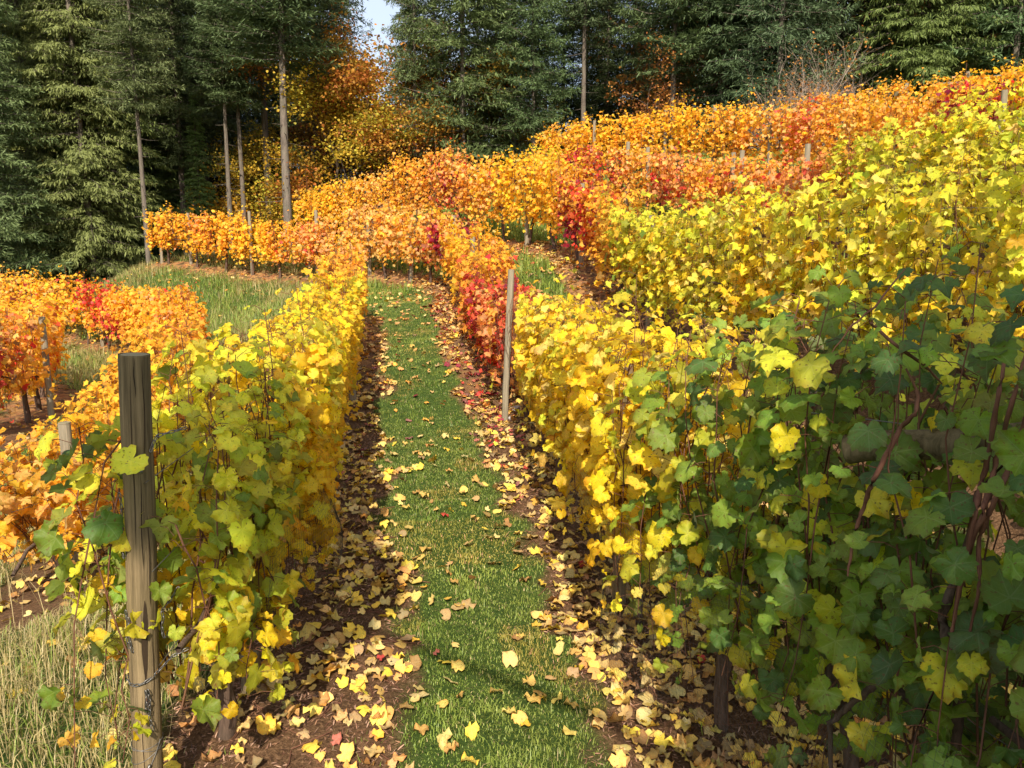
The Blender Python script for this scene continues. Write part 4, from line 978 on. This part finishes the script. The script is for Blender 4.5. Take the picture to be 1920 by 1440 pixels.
cwd = {'tan': 'tan', 'yel': 'bright yellow', 'pale': 'pale straw', 'sal': 'salmon brown', 'brn': 'brown', 'red': 'red', 'crim': 'crimson', 'ora': 'orange'}
kl = list(FC)
FCOUNT = {}
for j in near_i:
    where = 'on the grass path' if so[j] < .5 and not left_of(x[j:j + 1], y[j:j + 1])[0] else ('in grass left of the left row' if left_of(x[j:j + 1], y[j:j + 1])[0] else ('on the mulch along the left row' if row_dist(x[j:j + 1], y[j:j + 1], ['path_left'])[0] < row_dist(x[j:j + 1], y[j:j + 1], ['path_right'])[0] else ('under the green vines at right' if y[j] < 3.6 else 'on the mulch along the right row')))
    kc = (cwd[kl[ck[j]]], where); FCOUNT[kc] = FCOUNT.get(kc, 0) + 1
    lab = '%s leaf lying %s, %s nearest such leaf' % (kc[0], where, ordinal(FCOUNT[kc] - 1))
    o = thing('fallen_leaf', lab, 'leaf', group='fallen vine leaves on the ground', me=CURL_ME[int(rg.integers(0, 5))])
    o.matrix_world = Matrix(((X[j, 0], Y[j, 0], Z[j, 0], P[j, 0]), (X[j, 1], Y[j, 1], Z[j, 1], P[j, 1]), (X[j, 2], Y[j, 2], Z[j, 2], P[j, 2]), (0, 0, 0, 1))); o.color = (*C[j], 1)
V, F, CC, LL = leaf_mass(CURL_LO, P[rest], X[rest], Y[rest], Z[rest], C[rest], rg)
fl = link('fallen_leaves', mk_mesh('fallen_leaves', V, F, M_FALLEN, CC, LL)); fl['kind'] = 'stuff'

# stones at the foot of the leaning post
import bmesh
for k, (px, py, D, r) in enumerate(((968, 775, 8.35, .055), (985, 790, 8.2, .035), (958, 792, 8.1, .03))):
    bm = bmesh.new(); bmesh.ops.create_icosphere(bm, subdivisions=3, radius=r); rs = random.Random(k)
    for v in bm.verts: v.co *= 1 + .16 * math.sin(v.co.x * 60 + k) * math.cos(v.co.y * 50) + rs.uniform(-.03, .03); v.co.z *= .65
    me = bpy.data.meshes.new('stone'); bm.to_mesh(me); bm.free(); me.materials.append(M_STONE)
    for p_ in me.polygons: p_.use_smooth = True
    x_, y_, _ = unp(px, py, D); zz_ = float(ground(np.array([x_]), np.array([y_]))[0])
    o = thing('stone', ('largest', 'middle-sized', 'smallest')[k] + ' grey stone beside the foot of the leaning post', 'stone', (x_, y_, zz_ + r * .3), 'stones by the post', me)

# ------------------------------------------------------------------ forest
DIA = np.array([(0, 0, 0), (-.5, .45, .0), (0, 1, 0), (.5, .45, .0)]); DIF = np.array([(0, 1, 2), (0, 2, 3)])
def strips(P, D, Wd, L, wd):
    X = Wd * wd[:, None]; Y = D * L[:, None]; Z = np.cross(X, Y); return inst(DIA, DIF, P, X, Y, Z)

def conifer(seed, H, cb, Rm, kind, dens=1.0):
    """kind: fir (layered boughs) or cedar (hanging sprays)"""
    r = np.random.default_rng(seed); Ps, Ds, Ls, Ws, Cs, limbs = [], [], [], [], [], []
    z = cb
    up = np.array([0, 0, 1.0])
    while z < H - .3:
        t = (z - cb) / (H - cb); nb = r.integers(4, 7)
        for b in range(nb):
            if r.random() > dens: continue
            az = r.uniform(0, 2 * np.pi); L = Rm * (1 - t) ** .75 * r.uniform(.6, 1.12) * (.55 + .45 * min(1, t * 6 + .25)) + .25
            d = np.array([math.cos(az), math.sin(az), 0]); m = max(4, int(L / .16)); tt = (np.arange(m) + r.random(m) * .6) / m
            if kind == 'fir': zz = z + L * (r.uniform(-.5, -.1) * tt + .05 + .22 * tt ** 3) + r.normal(0, .08)
            else: zz = z + L * (.20 * tt - .34 * tt ** 2) + r.normal(0, .18)
            base = d[None] * (L * tt)[:, None] + up * zz[:, None]
            limbs.append((np.array([[0, 0, z], base[m // 2], base[-1]]), np.array([.03 + .012 * L, .02 + .004 * L, .006])))
            sidev = np.array([-d[1], d[0], 0])
            for sg in (-1, 1):
                tl = (.30 * L * (1 - tt * .75) + .14) * r.uniform(.7, 1.2, m)
                dirs = norm(d[None] * .62 + sidev * sg * .8 + up * r.normal(-.08 if kind == 'fir' else -.22, .2, (m, 1)) + r.normal(0, .1, (m, 3)))
                ns = 7 if kind == 'fir' else 9
                for q in range(ns):
                    f = (q + r.random(m) * .7) / ns; pos = base + dirs * (tl * f)[:, None]
                    sd = norm(dirs * .75 + (sidev * sg * (r.random((m, 1)) - .5) * 1.5) + d * r.normal(0, .3, (m, 1)) + up * (r.normal(-.12, .40, (m, 1)) if kind == 'fir' else r.normal(-.65, .45, (m, 1))))
                    ww = norm(np.cross(sd, up + r.normal(0, .55, (m, 3)))); 
                    Ps.append(pos); Ds.append(sd); Ws.append(ww); Ls.append(r.uniform(.15, .34, m) * (.85 if kind == 'cedar' else 1) * (1 - .3 * t)); 
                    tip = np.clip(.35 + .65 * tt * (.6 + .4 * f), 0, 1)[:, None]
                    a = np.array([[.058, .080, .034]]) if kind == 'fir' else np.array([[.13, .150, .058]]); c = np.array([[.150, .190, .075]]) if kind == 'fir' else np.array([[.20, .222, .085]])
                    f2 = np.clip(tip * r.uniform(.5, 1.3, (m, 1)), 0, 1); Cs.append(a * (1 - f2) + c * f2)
        z += r.uniform(.22, .36) if kind == 'fir' else r.uniform(.17, .27)
    P = np.vstack(Ps); D = np.vstack(Ds); L = np.concatenate(Ls); Wv = np.vstack(Ws); C = np.vstack(Cs)
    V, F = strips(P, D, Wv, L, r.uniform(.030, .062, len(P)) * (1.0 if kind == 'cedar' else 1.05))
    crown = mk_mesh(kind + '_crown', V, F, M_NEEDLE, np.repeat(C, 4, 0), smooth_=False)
    n = 16; t = np.linspace(0, 1, n); p = np.stack([.06 * np.sin(t * 5 + seed), .05 * np.cos(t * 4), -.5 + (H + .4) * t], -1)
    parts = [tubes(p, (.02 + H * .0052 * (1 - t) ** .9) * (1 + r.normal(0, .03, n)), 12)]
    parts.append(tubes(np.array([l[0] for l in limbs]), np.array([l[1] for l in limbs]) * .6, 3))
    # dead snags on the bare part
    if cb > 3:
        for k in range(26):
            zz = r.uniform(2, cb + 1.5); az = r.uniform(0, 6.28); l = r.uniform(.3, 1.3); e = np.array([math.cos(az) * l, math.sin(az) * l, zz - .1 * l])
            parts.append(tubes(np.array([[0, 0, zz], e * [.5, .5, 1] + [0, 0, .02], e]), np.array([.022, .012, .004]), 3))
    V, F = join(parts); trunk = mk_mesh(kind + '_trunk', V, F, M_BARK)
    return trunk, crown

def broadleaf(seed, H, R_, nleaf, cols, size, bare=0.0, stems=1, tr=.16, mat=M_TWIG, zmin=.25):
    r = np.random.default_rng(seed); segs = []; tips = []
    def br(p, d, L, rad_, lev):
        n = 5; pts = [p]; 
        for i in range(n - 1):
            d = d + r.normal(0, .16, 3) + np.array([0, 0, .05]); d = d / np.linalg.norm(d); pts.append(pts[-1] + d * L / (n - 1))
        pts = np.array(pts); segs.append((pts, np.linspace(rad_, rad_ * .55, n)))
        if lev >= 3: tips.extend(pts[1:]); return
        for k in range(r.integers(3, 6) if lev else r.integers(6, 9)):
            f = r.uniform(.35, 1.0); q = pts[min(n - 1, int(f * (n - 1)) + (r.random() < .5))]
            nd = d + r.normal(0, .85, 3) + np.array([0, 0, .1]); nd = nd / np.linalg.norm(nd); br(q, nd, L * r.uniform(.5, .75), rad_ * .45, lev + 1)
        if lev >= 1: tips.extend(pts[2:])
    for s in range(stems):
        d0 = np.array([r.normal(0, .5 if stems > 1 else .06), r.normal(0, .5 if stems > 1 else .06), 1.0]); br(np.array([r.normal(0, .15) if stems > 1 else 0, 0, -.2]), d0 / np.linalg.norm(d0), H * (.55 if stems == 1 else .6), tr, 0)
    tips = np.array(tips); tips = tips[tips[:, 2] > H * zmin * .6] if len(tips) > 40 else tips
    V, F = join([tubes(a, b, 6 if b[0] > .05 else 4) for a, b in segs]); trunk = mk_mesh('wood', V, F, mat)
    if nleaf == 0: return trunk, None
    c = tips[r.integers(0, len(tips), nleaf)]; P = c + r.normal(0, R_, (nleaf, 3)) * [1, 1, .55]
    Nn = r.normal(0, .5, (nleaf, 3)) + [0, 0, .7]; Td = r.normal(0, .6, (nleaf, 3)) + [0, 0, -.3]
    X, Y, Z = basis(Nn, Td, size * r.uniform(.6, 1.2, nleaf)); Q = np.array([(0, -.4, 0), (.55, -.2, .08), (.6, .35, .0), (0, 1, -.12), (-.6, .35, .0), (-.55, -.2, .08)]); QF = np.array([(0, 1, 2), (0, 2, 3), (0, 3, 4), (0, 4, 5)])
    V, F = inst(Q, QF, P, X, Y, Z); cc = np.array(cols); k = (vnoise(P[:, 0] * 1.0 + 50, P[:, 2] * 1.0, seed, .9) * .7 + r.random(nleaf) * .3) * len(cc); C = cc[np.clip(k.astype(int), 0, len(cc) - 1)] * r.uniform(.7, 1.25, (nleaf, 1))
    return trunk, mk_mesh('leaf_crown', V, F, M_MAPLE, np.repeat(C, 6, 0), smooth_=False)

PROTO = {
    'fir_tall': conifer(1, 25, 9.0, 2.6, 'fir'), 'fir_mid': conifer(2, 24, 4.5, 2.8, 'fir'), 'fir_low': conifer(3, 21, .8, 2.9, 'fir'), 'fir_sparse': conifer(4, 25, 6.0, 2.5, 'fir', .62),
    'cedar': conifer(5, 21, .4, 3.0, 'cedar'), 'cedar_b': conifer(6, 23, .6, 2.6, 'cedar'), 'spruce': conifer(7, 20, .5, 3.0, 'fir', 1.0)}
MP_C = [(.46, .20, .03), (.42, .15, .03), (.50, .27, .035), (.36, .24, .04), (.32, .12, .03)]
M_LIMB = wood_mat('maple_bark', (0.03, 0.02, 0.015), (0.14, 0.10, 0.07), (0.08, 0.06, 0.04), (9, 9, 1.5), .8, .02)
PROTO['maple'] = broadleaf(21, 11, .5, 15000, MP_C, .11, tr=.12, mat=M_LIMB)
PROTO['maple_b'] = broadleaf(22, 12, .45, 12000, [(.46, .26, .03), (.50, .32, .04), (.36, .30, .04), (.42, .2, .03)], .11, tr=.11, mat=M_LIMB)
PROTO['maple_thin'] = broadleaf(23, 10, .40, 3600, [(.45, .18, .05), (.50, .24, .05), (.36, .14, .04)], .13, tr=.13, mat=M_LIMB)
PROTO['shrub'] = broadleaf(24, 3.2, .3, 2200, [(.60, .42, .04), (.55, .30, .03), (.40, .38, .05)], .13, stems=4, tr=.03)
PROTO['bush'] = broadleaf(25, 3.4, .22, 900, [(.50, .20, .05), (.55, .28, .07)], .055, stems=9, tr=.022)
used_t = {}
def tree(px, D, kind, label, cat, scale=1.0, tint=(1, 1, 1), rot=None, group=None, dz=0, zs=1.0):
    x = (px - 960) / F_PX * D / 1.03; z = float(gz(np.array([x]), np.array([D]))[0]); tk, cr_ = PROTO[kind]
    nm = {'fir': 'fir_tree', 'ced': 'cedar_tree', 'spr': 'spruce_tree', 'map': 'maple_tree', 'shr': 'shrub', 'bus': 'bush'}[kind[:3]]
    t = thing(nm, label, cat, (x, D, z + dz), group); t.rotation_euler = (0, 0, random.uniform(0, 6.28) if rot is None else rot); t.scale = (scale, scale, scale * zs)
    link('trunk' if nm != 'bush' else 'stems', tk, t)
    if cr_ is not None:
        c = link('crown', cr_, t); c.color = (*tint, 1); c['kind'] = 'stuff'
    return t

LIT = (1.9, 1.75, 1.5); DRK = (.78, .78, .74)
# the left stand
tree(266, 25.5, 'fir_tall', 'tall fir with pale bare lower trunk beside the left end of the golden row', 'tree', .55, (1.1, 1.05, 1.0), 1.0, zs=1.1)
tree(342, 31, 'fir_mid', 'fir with half hidden trunk between the two left bare trunks', 'tree', .8, DRK)
tree(429, 29, 'fir_tall', 'slim fir with thin grey bare trunk behind the golden row', 'tree', .6, (.9, 1, 1), 2.0)
tree(452, 29.5, 'fir_tall', 'thin mossy fir trunk just right of the slim grey trunk', 'tree', .62, DRK, .4)
tree(540, 26.5, 'fir_tall', 'tall fir with thick straight bare trunk in front of the orange maples', 'tree', .98, (.85, .95, .95), 3.0, zs=.68)
tree(500, 31, 'fir_tall', 'dim reddish fir trunk in the dark gap left of the thick trunk', 'tree', .95, DRK, 5)
tree(60, 28, 'cedar', 'broad olive cedar at the left edge behind the lower rows', 'tree', .82, (1.0, 1.0, .85))
tree(160, 27.5, 'cedar_b', 'dense olive green cedar left of the tall bare trunk', 'tree', .9, (1.05, 1.08, .88))
tree(215, 30, 'cedar', 'bright green cedar touching the tall bare trunk', 'tree', .9, (.98, 1.12, .85))
tree(-30, 25, 'fir_low', 'dark bluish fir cut by the left edge of the photo', 'tree', .8, (1.2, 1.25, 1.2))
tree(20, 33, 'fir_mid', 'tall fir behind the broad olive cedar', 'tree', .95, (1.4, 1.4, 1.2))
tree(105, 34, 'cedar_b', 'olive cedar standing behind between two nearer cedars', 'tree', 1.05, (1.5, 1.4, 1.0))
tree(235, 36, 'fir_low', 'dark fir behind the tall bare trunk', 'tree', 1.0, (.95, 1.05, 1.0))
tree(372, 30.5, 'cedar', 'young green cedar low behind the golden row', 'tree', .27, (1.0, 1.35, 1.0), zs=1.1)
tree(320, 32, 'cedar_b', 'small dark cedar behind the left end of the golden row', 'tree', .3, (.8, 1.0, .9))
tree(390, 37, 'fir_mid', 'dark fir behind the slim grey trunk', 'tree', 1.0, DRK)
tree(300, 42, 'fir_low', 'dark fir in the back of the left stand', 'tree', 1.1, DRK)
tree(435, 31.5, 'shrub', 'yellow-leaved shrub at the foot of the slim grey trunk', 'shrub', .75, (1, 1, 1))
tree(505, 31, 'shrub', 'low yellow shrub left of the thick bare trunk', 'shrub', .55, (.9, 1, 1))
# maples
tree(700, 30, 'maple', 'large orange maple right of the thick bare trunk', 'tree', .68, (.92, .85, .85), 1.2)
tree(765, 29.5, 'maple', 'brownish orange maple in the middle of the forest edge', 'tree', .62, (1.05, 1.0, 1.0), 4.0)
tree(605, 29.5, 'maple_b', 'yellow maple behind the thick bare trunk', 'tree', .6, (1.1, 1.15, .9), 2.2)
tree(622, 34, 'maple', 'tall orange maple reaching the sky gap', 'tree', .68, (.72, .66, .75), 5)
tree(520, 33, 'maple_b', 'yellow maple branches low between the bare trunks', 'tree', .48, (1, 1, .9), 1.0)
tree(845, 31, 'maple_b', 'olive yellow maple under the dark middle firs', 'tree', .62, (.6, .62, .7), 3)
tree(1165, 34, 'maple_thin', 'thin rusty maple behind the fir with a bare lower trunk', 'tree', 1.05, (.9, .9, .9), 2)
tree(1185, 27, 'maple_thin', 'small rusty shrub-like maple above the fourth row', 'tree', .42, (.9, .85, .9), 2)
tree(790, 36, 'maple_thin', 'rusty maple showing between the middle firs', 'tree', .8, (1, .95, .9), 1)
tree(1620, 36, 'maple_thin', 'thin rusty maple in the dark right part of the forest', 'tree', 1.1, (.8, .8, .8), 1)
tree(1835, 30, 'maple_thin', 'small orange maple between the right conifers', 'tree', .75, (1.1, .95, .8), 1)
# right stand
tree(600, 34, 'fir_sparse', 'dark fir boughs hanging in front of the orange maple', 'tree', .7, DRK, 2, zs=1.3)
tree(782, 29, 'fir_sparse', 'slender sparse fir right of the sky gap', 'tree', .5, (1, 1.05, 1.0), 1, zs=1.4)
tree(870, 29, 'fir_low', 'green fir with a dark trunk in the middle of the forest edge', 'tree', .9, (1.0, 1.05, .9), 1.6)
tree(965, 30, 'fir_sparse', 'open-crowned fir below the pale sky', 'tree', .72, (.9, .95, 1.0), .2)
tree(1000, 28.5, 'fir_mid', 'fir with heavy dark lower boughs behind the second row', 'tree', .6, (.95, 1.1, 1.05), .9)
tree(930, 33, 'fir_low', 'dark low fir behind the bend of the second row', 'tree', .62, (.7, .8, .85), .9)
tree(1092, 29, 'fir_tall', 'fir with bare lower trunk above the left end of the fourth row', 'tree', .66, (.85, .92, 1.0), 4)
tree(1135, 34, 'fir_low', 'dark dense fir right of the bare lower trunk', 'tree', .62, (.8, .85, .75), 2)
tree(1055, 34, 'fir_low', 'very dark fir in the gap left of the bare lower trunk', 'tree', .6, (.6, .7, .75), 4)
tree(1255, 27, 'fir_mid', 'dark green fir above the middle of the fourth row', 'tree', .75, (.9, 1.0, .95), 4)
tree(1185, 36, 'fir_sparse', 'sparse fir behind with sky showing through', 'tree', .8, (.7, .8, .85), 4)
tree(1345, 27, 'cedar', 'dark drooping cedar left of the bluish spruce', 'tree', .85, (.42, .58, .6), 4)
tree(1450, 25, 'spruce', 'dense bluish green spruce above the bare bush', 'tree', .8, (.85, .98, 1.15), 4)
tree(1560, 27, 'fir_mid', 'dark fir right of the bluish spruce', 'tree', .8, (.75, .8, .85), 1)
tree(1640, 28, 'fir_low', 'low dark fir in the gap left of the bright green cedar', 'tree', .55, (.7, .8, .8), 1)
tree(1715, 24.5, 'cedar', 'bright green cedar behind the topmost row', 'tree', .8, (.8, .95, .65), 1)
tree(1795, 26, 'cedar_b', 'olive cedar with pale dead twigs near the right edge', 'tree', .85, (1.1, 1.05, .9), 1)
tree(1885, 23.5, 'spruce', 'dark bluish spruce near the right edge', 'tree', .85, (1.0, 1.2, 1.2), 2)
tree(1990, 25, 'fir_low', 'dark fir cut by the right edge of the photo', 'tree', .9, (.9, 1, 1), 2)
tree(1500, 21.8, 'bush', 'bare-stemmed bush with a few orange leaves above the fourth row', 'bush', .9, (1, 1, 1), 2)
tree(1475, 22.8, 'bush', 'smaller bare bush beside the bluish spruce', 'bush', .7, (1, .9, .9), 4)
# trees standing deeper in the wood, the wood's shade put into their dark tint
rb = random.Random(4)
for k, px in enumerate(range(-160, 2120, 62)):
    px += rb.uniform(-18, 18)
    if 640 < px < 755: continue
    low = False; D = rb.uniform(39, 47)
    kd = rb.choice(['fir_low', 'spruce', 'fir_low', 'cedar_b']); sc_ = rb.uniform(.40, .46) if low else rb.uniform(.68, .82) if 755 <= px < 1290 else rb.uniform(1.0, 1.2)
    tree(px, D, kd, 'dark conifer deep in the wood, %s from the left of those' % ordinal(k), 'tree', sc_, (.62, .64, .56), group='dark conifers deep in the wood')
# a tree beside the photographer, whose shade falls across the nearest vines
SB = (2.0, -4.8, float(gz(np.array([2.0]), np.array([-4.8]))[0]))
SHADE = thing('maple_tree', 'leafy tree behind the photographer shading the nearest vines', 'tree', SB)
rs_ = np.random.default_rng(77); segs = [(np.array([(0, 0, -.2), (0, .3, 2), (-.1, .8, 4.0), (-.3, 1.6, 5.2)]), np.array([.13, .11, .08, .05]))]
LP = []
for (c_, r_, n2) in (((1.55, -2.15, 2.95), (.72, .85, .95), 760), ((1.4, -3.2, 3.1), (.75, .8, .8), 420), ((-1.0, -2.2, 3.45), (.4, .55, .4), 330), ((3.3, -.1, 4.0), (.6, .45, .4), 260)):
    c_ = np.array(c_) - SB; mid = (c_ + segs[0][0][2]) / 2 + [0, 0, .3]
    segs.append((np.array([segs[0][0][2], mid, c_ - [0, 0, .2], c_ + [0, .3, .3]]), np.array([.045, .03, .02, .008])))
    q = rs_.normal(0, 1, (n2, 3)); q = q / np.linalg.norm(q, axis=1, keepdims=True) * rs_.random((n2, 1)) ** .4 * np.array(r_); LP.append(c_ + q)
    for k in range(14): segs.append((np.array([c_, c_ + q[k] * .5 + [0, 0, .1], c_ + q[k], c_ + q[k] * 1.05]), np.array([.02, .014, .008, .004])))
V, F = join([tubes(a, b, 6) for a, b in segs]); link('trunk', mk_mesh('trunk', V, F, M_BARK), SHADE)
LP = np.vstack(LP); X, Y, Z = basis(rs_.normal(0, .5, (len(LP), 3)) + [0, 0, .7], rs_.normal(0, 1, (len(LP), 3)), rs_.uniform(.07, .13, len(LP)))
V, F, CC, LL = leaf_mass(MID, LP, X, Y, Z, np.tile([[.12, .2, .03]], (len(LP), 1)), rs_)
c = link('crown', mk_mesh('crown', V, F, M_LEAF, CC, LL), SHADE); c['kind'] = 'stuff'
print('objects', len(bpy.data.objects))
